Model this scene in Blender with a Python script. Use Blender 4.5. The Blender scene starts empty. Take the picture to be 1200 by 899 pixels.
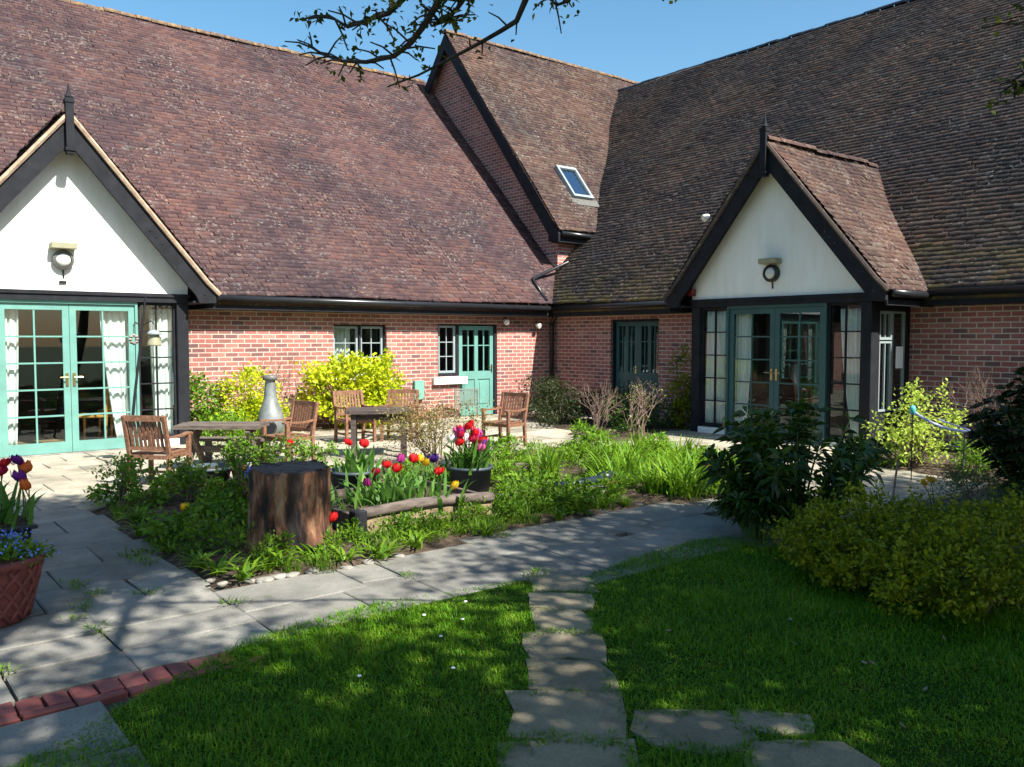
import bpy, bmesh, math, random
import numpy as np
from mathutils import Vector, Matrix, Euler
rng = np.random.default_rng(7); random.seed(7)
S = bpy.context.scene; COL = S.collection
R = math.radians
# ------------------------------------------------------------ camera
cam_d = bpy.data.cameras.new("camera"); cam = bpy.data.objects.new("camera", cam_d); COL.objects.link(cam)
cam_d.sensor_width = 36; cam_d.lens = 29.76; cam_d.clip_start = .05; cam_d.clip_end = 600
cam.location = (0, 0, 1.65); cam.rotation_euler = (R(90 - 3.09), 0, R(51.07 - 90))
S.camera = cam
# ------------------------------------------------------------ sky, sun, exposure
SUN = Vector((.115, -.655, .745)).normalized()
w = bpy.data.worlds.new("World"); S.world = w; w.use_nodes = True
wn = w.node_tree; bg = wn.nodes["Background"]
sky = wn.nodes.new("ShaderNodeTexSky"); sky.sky_type = 'NISHITA'; sky.sun_disc = False
sky.sun_elevation = math.asin(SUN.z); sky.sun_rotation = math.atan2(SUN.x, SUN.y)
sky.air_density = 1.0; sky.dust_density = 1.1; sky.ozone_density = 1.0
hs = wn.nodes.new('ShaderNodeHueSaturation'); hs.inputs['Saturation'].default_value = 1.25; hs.inputs['Hue'].default_value = .487; hs.inputs['Value'].default_value = 1.0
wn.links.new(sky.outputs[0], hs.inputs['Color']); wn.links.new(hs.outputs[0], bg.inputs[0]); bg.inputs[1].default_value = .085
sl = bpy.data.lights.new("sun", 'SUN'); sl.energy = 5.0; sl.angle = R(.55); sl.color = (1, .955, .87)
so = bpy.data.objects.new("sun", sl); COL.objects.link(so)
so.rotation_euler = SUN.to_track_quat('Z', 'Y').to_euler(); so.location = (4, -12, 20)
S.view_settings.view_transform = 'Standard'; S.view_settings.look = 'None'
S.view_settings.gamma = 1; S.view_settings.use_curve_mapping = False
S.view_settings.exposure = 1.28
# ------------------------------------------------------------ materials
def nodes(name):
    m = bpy.data.materials.new(name); m.use_nodes = True
    nt = m.node_tree; return m, nt, nt.nodes, nt.links, nt.nodes["Principled BSDF"]
def ramp(N, stops, interp='LINEAR'):
    r = N.new("ShaderNodeValToRGB"); cr = r.color_ramp; cr.interpolation = interp
    while len(cr.elements) < len(stops): cr.elements.new(.5)
    for e, (p, c) in zip(cr.elements, stops): e.position = p; e.color = (*c, 1)
    return r
def noise(N, L, vec, scale, detail=4, rough=.55):
    n = N.new("ShaderNodeTexNoise"); n.inputs["Scale"].default_value = scale
    n.inputs["Detail"].default_value = detail; n.inputs["Roughness"].default_value = rough
    if vec is not None: L.new(vec, n.inputs["Vector"])
    return n
def mixc(N, L, fac, a, b, mode='MIX'):
    x = N.new("ShaderNodeMix"); x.data_type = 'RGBA'; x.blend_type = mode
    for s, v in ((0, fac), (6, a), (7, b)):
        if hasattr(v, "links"): L.new(v, x.inputs[s])
        else: x.inputs[s].default_value = v if s == 0 else (*v, 1)
    return x.outputs[2]
def bump(N, L, P, h, strength, dist=.01):
    b = N.new("ShaderNodeBump"); b.inputs["Strength"].default_value = strength; b.inputs["Distance"].default_value = dist
    L.new(h, b.inputs["Height"]); L.new(b.outputs[0], P.inputs["Normal"]); return b
def plain(name, stops, scale=8, rough=.6, bmp=.3, dist=.005, metal=0, spec=.4, stretch=None, island=False):
    m, nt, N, L, P = nodes(name)
    g = N.new("ShaderNodeNewGeometry"); v = g.outputs["Position"]
    if stretch:
        mp = N.new("ShaderNodeMapping"); mp.inputs["Scale"].default_value = stretch
        tc = N.new("ShaderNodeTexCoord"); L.new(tc.outputs["Object"], mp.inputs[0]); v = mp.outputs[0]
    n = noise(N, L, v, scale, 6, .62)
    rp = ramp(N, stops)
    if island:
        ad = N.new("ShaderNodeMath"); ad.operation = 'MULTIPLY_ADD'; L.new(g.outputs["Random Per Island"], ad.inputs[0])
        ad.inputs[1].default_value = .5; ma = N.new("ShaderNodeMath"); ma.operation = 'MULTIPLY'; L.new(n.outputs[0], ma.inputs[0]); ma.inputs[1].default_value = .5
        L.new(ma.outputs[0], ad.inputs[2]); L.new(ad.outputs[0], rp.inputs[0])
    else: L.new(n.outputs[0], rp.inputs[0])
    L.new(rp.outputs[0], P.inputs["Base Color"]); P.inputs["Roughness"].default_value = rough
    P.inputs["Metallic"].default_value = metal; P.inputs["Specular IOR Level"].default_value = spec
    if bmp: bump(N, L, P, n.outputs[0], bmp, dist)
    return m
def v2(c, d=.25, lo=.3, hi=.7): return [(lo, tuple(x * (1 - d) for x in c)), (hi, tuple(x * (1 + d) for x in c))]
def leafmat(name, cols, trans=.3, rough=.5, island=True):
    if '_leaf' in name or 'blade' in name: cols = [(r, g * 1.04, b * .62) for r, g, b in cols]
    m, nt, N, L, P = nodes(name)
    g = N.new("ShaderNodeNewGeometry"); k = len(cols)
    rp = ramp(N, [(i / max(1, k - 1), c) for i, c in enumerate(cols)])
    n = noise(N, L, g.outputs["Position"], 3.2, 2)
    ad = N.new("ShaderNodeMath"); ad.operation = 'MULTIPLY_ADD'; L.new(g.outputs["Random Per Island"], ad.inputs[0]); ad.inputs[1].default_value = .62
    sb = N.new("ShaderNodeMapRange"); L.new(n.outputs[0], sb.inputs[0]); sb.inputs[1].default_value = .3; sb.inputs[2].default_value = .7; sb.inputs[3].default_value = 0; sb.inputs[4].default_value = .38
    L.new(sb.outputs[0], ad.inputs[2]); L.new(ad.outputs[0], rp.inputs[0])
    L.new(rp.outputs[0], P.inputs["Base Color"]); P.inputs["Roughness"].default_value = rough; P.inputs["Specular IOR Level"].default_value = .22
    t = N.new("ShaderNodeBsdfTranslucent"); br = N.new("ShaderNodeHueSaturation"); br.inputs["Value"].default_value = 1.35; br.inputs["Hue"].default_value = .49
    L.new(rp.outputs[0], br.inputs["Color"]); L.new(br.outputs[0], t.inputs[0])
    mx = N.new("ShaderNodeMixShader"); mx.inputs[0].default_value = trans
    L.new(P.outputs[0], mx.inputs[1]); L.new(t.outputs[0], mx.inputs[2]); L.new(mx.outputs[0], N["Material Output"].inputs[0])
    return m
def brickmat(name):
    m, nt, N, L, P = nodes(name)
    g = N.new("ShaderNodeNewGeometry"); sp = N.new("ShaderNodeSeparateXYZ"); L.new(g.outputs["Position"], sp.inputs[0])
    ad = N.new("ShaderNodeMath"); L.new(sp.outputs[0], ad.inputs[0]); L.new(sp.outputs[1], ad.inputs[1])
    cb = N.new("ShaderNodeCombineXYZ"); L.new(ad.outputs[0], cb.inputs[0]); L.new(sp.outputs[2], cb.inputs[1])
    wob = noise(N, L, g.outputs["Position"], 9, 2)
    vm = N.new("ShaderNodeVectorMath"); vm.operation = 'MULTIPLY_ADD'; L.new(wob.outputs["Color"], vm.inputs[0]); vm.inputs[1].default_value = (.010, .010, 0); L.new(cb.outputs[0], vm.inputs[2])
    b = N.new("ShaderNodeTexBrick"); L.new(vm.outputs[0], b.inputs["Vector"])
    b.inputs["Scale"].default_value = 1; b.inputs["Brick Width"].default_value = .225; b.inputs["Row Height"].default_value = .078
    b.inputs["Mortar Size"].default_value = .009; b.inputs["Mortar Smooth"].default_value = .25
    b.inputs["Color1"].default_value = (0, 0, 0, 1); b.inputs["Color2"].default_value = (1, 1, 1, 1)
    rp = ramp(N, [(0, (.17, .092, .092)), (.25, (.28, .118, .104)), (.5, (.38, .150, .126)), (.75, (.32, .112, .098)), (1, (.43, .21, .175))])
    L.new(b.outputs["Color"], rp.inputs[0])
    n = noise(N, L, g.outputs["Position"], 45, 4)
    c1 = mixc(N, L, .35, rp.outputs[0], n.outputs[0], 'OVERLAY')
    bl = noise(N, L, g.outputs["Position"], 1.1, 3)
    rb = ramp(N, [(.35, (.78, .76, .76)), (.65, (1, 1, 1))]); L.new(bl.outputs[0], rb.inputs[0])
    c2 = mixc(N, L, b.outputs["Fac"], c1, (.54, .45, .38))
    c3 = mixc(N, L, 1.0, c2, rb.outputs[0], 'MULTIPLY')
    L.new(c3, P.inputs["Base Color"]); P.inputs["Roughness"].default_value = .85; P.inputs["Specular IOR Level"].default_value = .2
    iv = N.new("ShaderNodeMath"); iv.operation = 'MULTIPLY_ADD'; L.new(b.outputs["Fac"], iv.inputs[0]); iv.inputs[1].default_value = -1
    n2 = N.new("ShaderNodeMath"); n2.operation = 'MULTIPLY'; L.new(n.outputs[0], n2.inputs[0]); n2.inputs[1].default_value = .35
    L.new(n2.outputs[0], iv.inputs[2]); bump(N, L, P, iv.outputs[0], .5, .005)
    return m
def tilemat(name, stops, lichen=.5, moss=0, mossz=3.5):
    m, nt, N, L, P = nodes(name)
    g = N.new("ShaderNodeNewGeometry")
    rp = ramp(N, stops); L.new(g.outputs["Random Per Island"], rp.inputs[0])
    big = noise(N, L, g.outputs["Position"], .55, 4); rb = ramp(N, [(.32, (.66, .70, .78)), (.68, (1.25, 1.10, 1.02))]); L.new(big.outputs[0], rb.inputs[0])
    c = mixc(N, L, 1, rp.outputs[0], rb.outputs[0], 'MULTIPLY')
    fine = noise(N, L, g.outputs["Position"], 26, 5, .7)
    c = mixc(N, L, .55, c, fine.outputs[0], 'OVERLAY')
    # pale lichen flecks
    l1 = noise(N, L, g.outputs["Position"], 17, 3, .6); lr = ramp(N, [(.575, (0, 0, 0)), (.65, (1, 1, 1))]); L.new(l1.outputs[0], lr.inputs[0])
    l2 = noise(N, L, g.outputs["Position"], 1.3, 3); lr2 = ramp(N, [(.42, (0, 0, 0)), (.62, (1, 1, 1))]); L.new(l2.outputs[0], lr2.inputs[0])
    lm = mixc(N, L, 1, lr.outputs[0], lr2.outputs[0], 'MULTIPLY')
    lf = N.new("ShaderNodeMath"); lf.operation = 'MULTIPLY'; L.new(lm, lf.inputs[0]); lf.inputs[1].default_value = lichen
    c = mixc(N, L, lf.outputs[0], c, (.30, .28, .24))
    if moss:
        sp = N.new("ShaderNodeSeparateXYZ"); L.new(g.outputs["Position"], sp.inputs[0])
        mr = N.new("ShaderNodeMapRange"); L.new(sp.outputs[2], mr.inputs[0]); mr.inputs[1].default_value = 2.2; mr.inputs[2].default_value = mossz; mr.inputs[3].default_value = moss; mr.inputs[4].default_value = 0
        mn = noise(N, L, g.outputs["Position"], 2.2, 5, .65); m2 = ramp(N, [(.45, (0, 0, 0)), (.62, (1, 1, 1))]); L.new(mn.outputs[0], m2.inputs[0])
        mm = N.new("ShaderNodeMath"); mm.operation = 'MULTIPLY'; L.new(mr.outputs[0], mm.inputs[0]); L.new(m2.outputs[0], mm.inputs[1])
        c = mixc(N, L, mm.outputs[0], c, (.20, .17, .03))
    L.new(c, P.inputs["Base Color"]); P.inputs["Roughness"].default_value = .88; P.inputs["Specular IOR Level"].default_value = .15
    bump(N, L, P, fine.outputs[0], .5, .006)
    return m
def glassmat(name, tint=(.9, .95, .94), ior=1.5):
    m, nt, N, L, P = nodes(name); N.remove(P)
    t = N.new("ShaderNodeBsdfTransparent"); t.inputs[0].default_value = (*tint, 1)
    gl = N.new("ShaderNodeBsdfGlossy"); gl.inputs["Roughness"].default_value = .015; gl.inputs[0].default_value = (.9, .95, 1, 1)
    lw = N.new("ShaderNodeLayerWeight"); lw.inputs[0].default_value = .5; pw = N.new("ShaderNodeMath"); pw.operation = 'POWER'; L.new(lw.outputs["Facing"], pw.inputs[0]); pw.inputs[1].default_value = 4.5
    r0 = ((ior - 1) / (ior + 1)) ** 2; fr = N.new("ShaderNodeMath"); fr.operation = 'MULTIPLY_ADD'; L.new(pw.outputs[0], fr.inputs[0]); fr.inputs[1].default_value = 1 - r0; fr.inputs[2].default_value = r0
    mx = N.new("ShaderNodeMixShader"); L.new(fr.outputs[0], mx.inputs[0]); L.new(t.outputs[0], mx.inputs[1]); L.new(gl.outputs[0], mx.inputs[2])
    L.new(mx.outputs[0], N["Material Output"].inputs[0]); return m
def slabmat(name, c):
    m, nt, N, L, P = nodes(name)
    g = N.new("ShaderNodeNewGeometry"); pos = g.outputs["Position"]
    rp = ramp(N, [(0, tuple(x * .78 for x in c)), (.5, c), (1, tuple(x * 1.18 for x in c))]); L.new(g.outputs["Random Per Island"], rp.inputs[0])
    n = noise(N, L, pos, 2.3, 6, .65); r1 = ramp(N, [(.3, (.58, .58, .56)), (.62, (1.05, 1.04, 1.0))]); L.new(n.outputs[0], r1.inputs[0])
    c1 = mixc(N, L, 1, rp.outputs[0], r1.outputs[0], 'MULTIPLY')
    f = noise(N, L, pos, 90, 3, .7); c1 = mixc(N, L, .5, c1, f.outputs[0], 'OVERLAY')
    al = noise(N, L, pos, 5.5, 5, .7); ar = ramp(N, [(.56, (0, 0, 0)), (.74, (.55, .55, .55))]); L.new(al.outputs[0], ar.inputs[0])
    c1 = mixc(N, L, ar.outputs[0], c1, (.075, .085, .04))
    L.new(c1, P.inputs["Base Color"]); P.inputs["Roughness"].default_value = .85; P.inputs["Specular IOR Level"].default_value = .25
    bump(N, L, P, f.outputs[0], .35, .006); return m
M = {}
M['brick'] = brickmat("brick")
M['tile'] = tilemat("roof_tile", [(0, (.050, .033, .037)), (.3, (.066, .042, .044)), (.55, (.078, .049, .050)), (.8, (.092, .052, .047)), (1, (.086, .066, .067))], .6)
M['tile2'] = tilemat("grey_mossy_roof_tile", [(0, (.052, .044, .042)), (.35, (.078, .064, .057)), (.6, (.095, .076, .066)), (.85, (.112, .076, .060)), (1, (.105, .096, .088))], .6, .5, 3.4)  # greyer brown tile with moss towards the eaves
M['tile3'] = tilemat("orange_mottled_tile", [(0, (.050, .034, .034)), (.4, (.076, .050, .043)), (.7, (.092, .060, .048)), (1, (.098, .080, .068))], .7)
M['ridge'] = plain("ridge_tile_lichen", [(.3, (.07, .042, .034)), (.5, (.12, .08, .055)), (.62, (.22, .13, .045)), (.72, (.22, .20, .16))], 9, .9)
M['verge'] = plain("verge_mortar", [(.3, (.24, .16, .11)), (.7, (.46, .35, .25))], 12, .9)
M['black'] = plain("black_stained_timber", v2((.014, .015, .019), .35), 6, .75, .3, stretch=(1, 1, 1), spec=.2)
M['blackpipe'] = plain("black_plastic", v2((.016, .017, .02), .2), 6, .3, .05)
M['white'] = plain("white_render", [(.3, (.72, .72, .66)), (.5, (.78, .78, .73)), (.65, (.82, .82, .78))], 3.5, .9, .6, .006, stretch=(1.6, 1.6, .35))
M['whitepaint'] = plain("white_paint", v2((.78, .78, .75), .06), 6, .5, .1)
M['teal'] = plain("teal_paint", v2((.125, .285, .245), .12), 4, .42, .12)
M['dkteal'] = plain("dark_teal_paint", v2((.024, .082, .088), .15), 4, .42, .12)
M['steel'] = plain("grey_window_paint", v2((.26, .31, .32), .1), 5, .45, .1)
M['glass'] = glassmat("window_glass")
M['skyglass'] = glassmat("skylight_glass", (.35, .45, .6), 4.2)
M['brass'] = plain("brass", v2((.55, .42, .2), .15), 9, .3, .05, metal=1)
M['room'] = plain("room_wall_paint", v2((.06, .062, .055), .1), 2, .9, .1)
M['roomfloor'] = plain("room_floor_wood", v2((.30, .19, .10), .2), 5, .4, .1)
M['curtain'] = leafmat("curtain_cloth", [(.80, .80, .76), (.86, .86, .83)], .25, .9)
M['cane'] = plain("orange_cane", v2((.50, .24, .06), .2), 12, .45, .1)
M['teak'] = plain("weathered_teak", [(.3, (.12, .050, .027)), (.55, (.21, .102, .058)), (.75, (.28, .165, .10))], 7, .7, .3, .004, stretch=(3, 3, 3))
M['greywood'] = plain("silvered_timber", [(.3, (.05, .038, .032)), (.7, (.17, .135, .11))], 6, .85, .5, .006, stretch=(1, 5, 5))
M['darkwood'] = plain('dark_table_timber', [(.3, (.03, .022, .02)), (.7, (.10, .075, .065))], 6, .8, .4, .005, stretch=(1, 5, 5))
M['stumpbark'] = plain("stump_bark", [(.38, (.010, .008, .008)), (.48, (.030, .018, .014)), (.56, (.14, .058, .030)), (.66, (.32, .19, .11))], 5.0, .9, 1, .045, stretch=(1.5, 1.5, .38))  # streaky bark running from near-black to orange-brown
M['stumptop'] = plain("stump_top", [(.3, (.035, .028, .026)), (.7, (.14, .115, .095))], 14, .9, .9, .01, stretch=(1, 3, 1))
M['bark'] = plain("tree_bark", [(.3, (.022, .017, .016)), (.7, (.075, .055, .045))], 9, .9, .9, .02, stretch=(2, 2, .6))
M['twig'] = plain("twig", [(.3, (.09, .055, .045)), (.7, (.26, .18, .14))], 12, .9, .2)
M['stem'] = plain("green_stem", v2((.07, .13, .03), .25), 9, .6, .1)
M['soil'] = plain("soil", [(.3, (.035, .025, .018)), (.55, (.085, .063, .045)), (.72, (.16, .13, .10))], 14, .95, 1, .03, spec=.08)
M['joint'] = plain('joint_dirt', [(.3, (.035, .032, .024)), (.7, (.09, .08, .06))], 14, .95, .5)
M['earth'] = plain("earth", [(.3, (.03, .045, .012)), (.7, (.06, .085, .02))], 3, .95, .5)
M['lawnsoil'] = plain("lawn_base", [(.3, (.016, .032, .005)), (.7, (.03, .06, .008))], 6, .95, .8, spec=.05)
M['slab'] = slabmat("concrete_slab", (.215, .207, .188))
M['patio'] = slabmat("patio_slab", (.36, .325, .26))
M['step'] = slabmat("stepping_stone", (.25, .215, .15))
M['paver'] = plain("red_paver", [(.25, (.16, .045, .04)), (.6, (.30, .085, .07)), (.8, (.34, .12, .09))], 9, .8, .4, island=True)
M['terracotta'] = plain("terracotta", v2((.17, .045, .038), .3), 14, .75, .4)
M['darkpot'] = plain("dark_plastic_pot", v2((.018, .022, .027), .3), 7, .5, .1)
M['slatepot'] = plain("slate_blue_pot", v2((.050, .068, .085), .3), 7, .5, .15)
M['bluetube'] = plain("dark_blue_plastic", v2((.014, .022, .036), .3), 7, .35, .1)
M['bluebottle'] = plain("blue_plastic", v2((.03, .09, .42), .2), 7, .3, .1)
M['silver'] = plain("silver_chimenea", [(.3, (.12, .135, .13)), (.7, (.30, .32, .31))], 6, .45, .15, metal=.3)
M['rope'] = plain("pale_blue_rope", [(.3, (.30, .36, .60)), (.7, (.62, .66, .82))], 30, .7, .3)
M['tealrope'] = plain("turquoise_plastic", v2((.10, .50, .48), .15), 9, .5, .1)
M['lampglass'] = plain("lamp_diffuser", v2((.62, .62, .58), .06), 6, .3, 0)
M['lamphood'] = plain("olive_lamp_hood", v2((.28, .27, .17), .12), 8, .6, .1)
M['lampgrey'] = plain("grey_lamp_ring", v2((.11, .11, .10), .15), 8, .5, .1)
M['redbox'] = plain("red_alarm_box", v2((.12, .012, .015), .1), 8, .4, 0)
M['mesh'] = plain("grey_green_mesh", v2((.17, .20, .17), .2), 20, .7, .3)
M['paper'] = plain("white_paper", v2((.85, .85, .85), .03), 4, .7, 0)
M['stone'] = plain("pale_stone", [(.3, (.10, .09, .075)), (.7, (.33, .31, .27))], 8, .9, .5, .01)
M['boxgreen'] = plain("pale_green_box", v2((.16, .36, .28), .1), 6, .5, .1)
M['planterboard'] = plain("pale_planter_board", [(.3, (.16, .115, .065)), (.7, (.33, .25, .15))], 7, .85, .4, .005, stretch=(1, 4, 4))
M['drift'] = plain("dry_leaf", [(.3, (.12, .085, .06)), (.7, (.38, .30, .24))], 8, .8, .2)
LEAF = dict(
    yellow=leafmat("yellow_leaf", [(.10, .17, .012), (.34, .42, .02), (.54, .56, .03), (.62, .60, .09)]),
    lightgreen=leafmat("light_green_leaf", [(.05, .11, .012), (.12, .24, .025), (.20, .33, .04)]),
    olive=leafmat("olive_gold_leaf", [(.038, .07, .007), (.12, .165, .010), (.27, .28, .014), (.38, .35, .02)]),
    laurel=leafmat("laurel_leaf", [(.012, .030, .010), (.03, .065, .016), (.07, .13, .025)], .2, .28),
    dark=leafmat("dark_shrub_leaf", [(.010, .016, .008), (.022, .034, .014), (.045, .05, .025)], .15),
    bronze=leafmat("bronze_olive_leaf", [(.07, .085, .025), (.16, .15, .06), (.26, .20, .10), (.30, .16, .09)]),
    lime=leafmat("lime_leaf", [(.22, .32, .06), (.38, .48, .12), (.55, .62, .25)], .4),
    herb=leafmat("herb_leaf", [(.035, .085, .012), (.09, .18, .018), (.20, .31, .03)]),
    bright=leafmat("bright_herb_leaf", [(.055, .13, .012), (.13, .26, .022), (.26, .39, .05)], .35),
    greygreen=leafmat("grey_green_leaf", [(.04, .07, .035), (.09, .14, .07), (.14, .20, .10)]),
    tulip=leafmat("tulip_leaf", [(.05, .13, .035), (.10, .22, .06), (.17, .30, .09)], .3),
    grass=leafmat("grass_blade", [(.018, .066, .003), (.046, .145, .004), (.090, .225, .005), (.125, .25, .008), (.24, .23, .05)], .3, .5),
    tree=leafmat("tree_leaf", [(.03, .05, .010), (.06, .085, .015), (.10, .11, .02)], .3),
    blue=leafmat("blue_petal", [(.10, .18, .62), (.20, .32, .80)], .2))
PET = {k: leafmat(k + "_petal", [tuple(x * .75 for x in c), c], .25, .4) for k, c in dict(
    red=(.62, .018, .018), crimson=(.42, .012, .05), magenta=(.38, .03, .20), purple=(.16, .02, .22), pink=(.62, .10, .30), orange=(.72, .16, .03),
    yellow=(.80, .50, .02), lilac=(.58, .36, .62), white=(.75, .70, .66), indigo=(.05, .02, .16)).items()}
# ------------------------------------------------------------ mesh helpers
def wloc(o):
    v = Vector((0, 0, 0))
    while o: v += o.location; o = o.parent
    return v
class MB:
    def __init__(s): s.v = []; s.f = []
    def add(s, v, f):
        b = len(s.v); s.v += [tuple(p) for p in v]; s.f += [tuple(i + b for i in q) for q in f]; return s
    def box(s, p, q):
        x0, x1 = sorted((p[0], q[0])); y0, y1 = sorted((p[1], q[1])); z0, z1 = sorted((p[2], q[2]))
        return s.add([(x0, y0, z0), (x1, y0, z0), (x1, y1, z0), (x0, y1, z0), (x0, y0, z1), (x1, y0, z1), (x1, y1, z1), (x0, y1, z1)],
                     [(3, 2, 1, 0), (4, 5, 6, 7), (0, 1, 5, 4), (1, 2, 6, 5), (2, 3, 7, 6), (3, 0, 4, 7)])
    def bar(s, p, q, wd, ht, upv=(0, 0, 1)):
        p = Vector(p); q = Vector(q); d = (q - p).normalized(); u = Vector(upv); a = d.cross(u)
        if a.length < 1e-4: a = d.cross(Vector((1, 0, 0)))
        a.normalize(); b = a.cross(d).normalized(); a *= wd / 2; b *= ht / 2
        v = [p - a - b, p + a - b, p + a + b, p - a + b, q - a - b, q + a - b, q + a + b, q - a + b]
        return s.add(v, [(0, 1, 2, 3), (7, 6, 5, 4), (0, 4, 5, 1), (1, 5, 6, 2), (2, 6, 7, 3), (3, 7, 4, 0)])
    def tube(s, pts, r, seg=8, cap=True):
        pts = [Vector(p) for p in pts]; n = len(pts)
        if not hasattr(r, '__len__'): r = [r] * n
        b = len(s.v); prev = None
        for i, p in enumerate(pts):
            d = (pts[min(i + 1, n - 1)] - pts[max(i - 1, 0)]).normalized()
            if prev is None:
                a = d.orthogonal().normalized()
            else:
                a = (prev - d * prev.dot(d)); a = a.normalized() if a.length > 1e-5 else d.orthogonal().normalized()
            prev = a; c = d.cross(a)
            for k in range(seg):
                t = 2 * math.pi * k / seg; s.v.append(tuple(p + (a * math.cos(t) + c * math.sin(t)) * r[i]))
        for i in range(n - 1):
            for k in range(seg):
                k2 = (k + 1) % seg; s.f.append((b + i * seg + k, b + i * seg + k2, b + (i + 1) * seg + k2, b + (i + 1) * seg + k))
        if cap: s.f.append(tuple(b + k for k in reversed(range(seg)))); s.f.append(tuple(b + (n - 1) * seg + k for k in range(seg)))
        return s
    def lathe(s, prof, seg=24, c=(0, 0, 0), wob=None):
        b = len(s.v)
        for i, (r, z) in enumerate(prof):
            for k in range(seg):
                t = 2 * math.pi * k / seg; rr = r * (wob(t, z) if wob else 1)
                s.v.append((c[0] + rr * math.cos(t), c[1] + rr * math.sin(t), c[2] + z))
        for i in range(len(prof) - 1):
            for k in range(seg):
                k2 = (k + 1) % seg; s.f.append((b + i * seg + k, b + i * seg + k2, b + (i + 1) * seg + k2, b + (i + 1) * seg + k))
        s.f.append(tuple(b + k for k in reversed(range(seg)))); e = b + (len(prof) - 1) * seg; s.f.append(tuple(e + k for k in range(seg)))
        return s
    def prism(s, poly, ext):       # poly: 3-D points, extruded by the vector ext
        n = len(poly); P_ = [Vector(p) for p in poly]; e = Vector(ext); b = len(s.v)
        s.v += [tuple(p) for p in P_] + [tuple(p + e) for p in P_]
        s.f.append(tuple(b + i for i in range(n))); s.f.append(tuple(b + n + i for i in reversed(range(n))))
        for i in range(n): j = (i + 1) % n; s.f.append((b + i, b + n + i, b + n + j, b + j))
        return s
    def build(s, name, m, parent=None, local=False, smooth=False, bevel=0, recalc=True):
        me = bpy.data.meshes.new(name); off = Vector((0, 0, 0)) if (local or parent is None) else wloc(parent)
        me.from_pydata([tuple(Vector(p) - off) for p in s.v] if off.length else s.v, [], s.f)
        if recalc or bevel:
            bm = bmesh.new(); bm.from_mesh(me)
            if bevel: bmesh.ops.bevel(bm, geom=[e for e in bm.edges], offset=bevel, segments=1, affect='EDGES', clamp_overlap=True)
            bmesh.ops.recalc_face_normals(bm, faces=bm.faces); bm.to_mesh(me); bm.free()
        if smooth: me.polygons.foreach_set('use_smooth', [True] * len(me.polygons))
        me.materials.append(m); o = bpy.data.objects.new(name, me); COL.objects.link(o)
        if parent: o.parent = parent
        return o
def np_mesh(name, V, F, m, parent=None, off=(0, 0, 0), smooth=False):
    V = np.asarray(V, np.float32).reshape(-1, 3) - np.asarray(off, np.float32); F = np.asarray(F, np.int32); k = F.shape[1]
    me = bpy.data.meshes.new(name); me.vertices.add(len(V)); me.vertices.foreach_set('co', V.ravel())
    me.loops.add(F.size); me.loops.foreach_set('vertex_index', F.ravel())
    me.polygons.add(len(F)); me.polygons.foreach_set('loop_start', np.arange(0, F.size, k, dtype=np.int32))
    if smooth: me.polygons.foreach_set('use_smooth', np.ones(len(F), bool))
    me.update(calc_edges=True); me.materials.append(m)
    o = bpy.data.objects.new(name, me); COL.objects.link(o)
    if parent: o.parent = parent
    return o
def tag(o, label=None, cat=None, group=None, kind=None):
    if label: o['label'] = label
    if cat: o['category'] = cat
    if group: o['group'] = group
    if kind: o['kind'] = kind
    return o
def empty(name, loc, label, cat, group=None, rz=0):
    o = bpy.data.objects.new(name, None); COL.objects.link(o); o.location = loc; o.rotation_euler.z = rz; o.empty_display_size = .2
    return tag(o, label, cat, group)
def dup(root, loc, rz=0, label=None, group=None, scale=None):
    c = root.copy(); COL.objects.link(c); c.location = loc; c.rotation_euler.z = rz
    if scale: c.scale = scale if hasattr(scale, '__len__') else (scale,) * 3
    if label: c['label'] = label
    if group: c['group'] = group
    for ch in list(root.children):
        d = ch.copy(); COL.objects.link(d); d.parent = c
        for g in list(ch.children):
            e = g.copy(); COL.objects.link(e); e.parent = d
    return c
def unit(a): return a / np.maximum(1e-6, np.linalg.norm(a, axis=-1, keepdims=True))
def leaf_geo(C, L, W, D=None, droop=.15):
    n = len(C); C = np.asarray(C, float)
    if D is None: D = unit(rng.normal(size=(n, 3)) + np.array([0, 0, .25]))
    Ls = (L * rng.uniform(.65, 1.2, n))[:, None]; Ws = (W * rng.uniform(.7, 1.15, n))[:, None]
    side = unit(np.cross(D, rng.normal(size=(n, 3)) * .6 + np.array([0, 0, 1.])))
    nr = np.cross(side, D); nr *= np.sign(nr[:, 2:3] + 1e-6)
    a = C; tip = C + D * Ls - np.array([0, 0, 1]) * Ls * droop
    mid = C + D * Ls * .45 - nr * Ws * .12
    l = mid + side * Ws / 2 + nr * Ws * .22; r = mid - side * Ws / 2 + nr * Ws * .22
    V = np.stack([a, l, tip, r], 1).reshape(-1, 3); F = np.arange(4 * n).reshape(n, 4)
    return V, F
def blade_geo(B, D, L, W, bend, seg=3):
    # strap leaves: base B, horizontal lean D (unit xy), length L, width W, bend 0..1
    n = len(B); t = np.linspace(0, 1, seg + 1); V = np.zeros((n, seg + 1, 2, 3)); up = np.array([0, 0, 1.])
    side = np.stack([-D[:, 1], D[:, 0], np.zeros(n)], 1)
    D3 = np.concatenate([D, np.zeros((n, 1))], 1)
    for i, u in enumerate(t):
        c = B + D3 * (L * (bend * u ** 1.8 + .12 * u))[:, None] + up * (L * (u - .62 * bend * u ** 2.4))[:, None]
        wd = (W * (1 - u ** 2.2) * (.75 + .5 * u) + .0006)[:, None]
        V[:, i, 0] = c - side * wd / 2; V[:, i, 1] = c + side * wd / 2
    base = np.arange(n)[:, None] * (seg + 1) * 2; F = []
    for i in range(seg): F.append(base + np.array([[2 * i, 2 * i + 1, 2 * i + 3, 2 * i + 2]]))
    return V.reshape(-1, 3), np.concatenate(F, 0)
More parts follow.
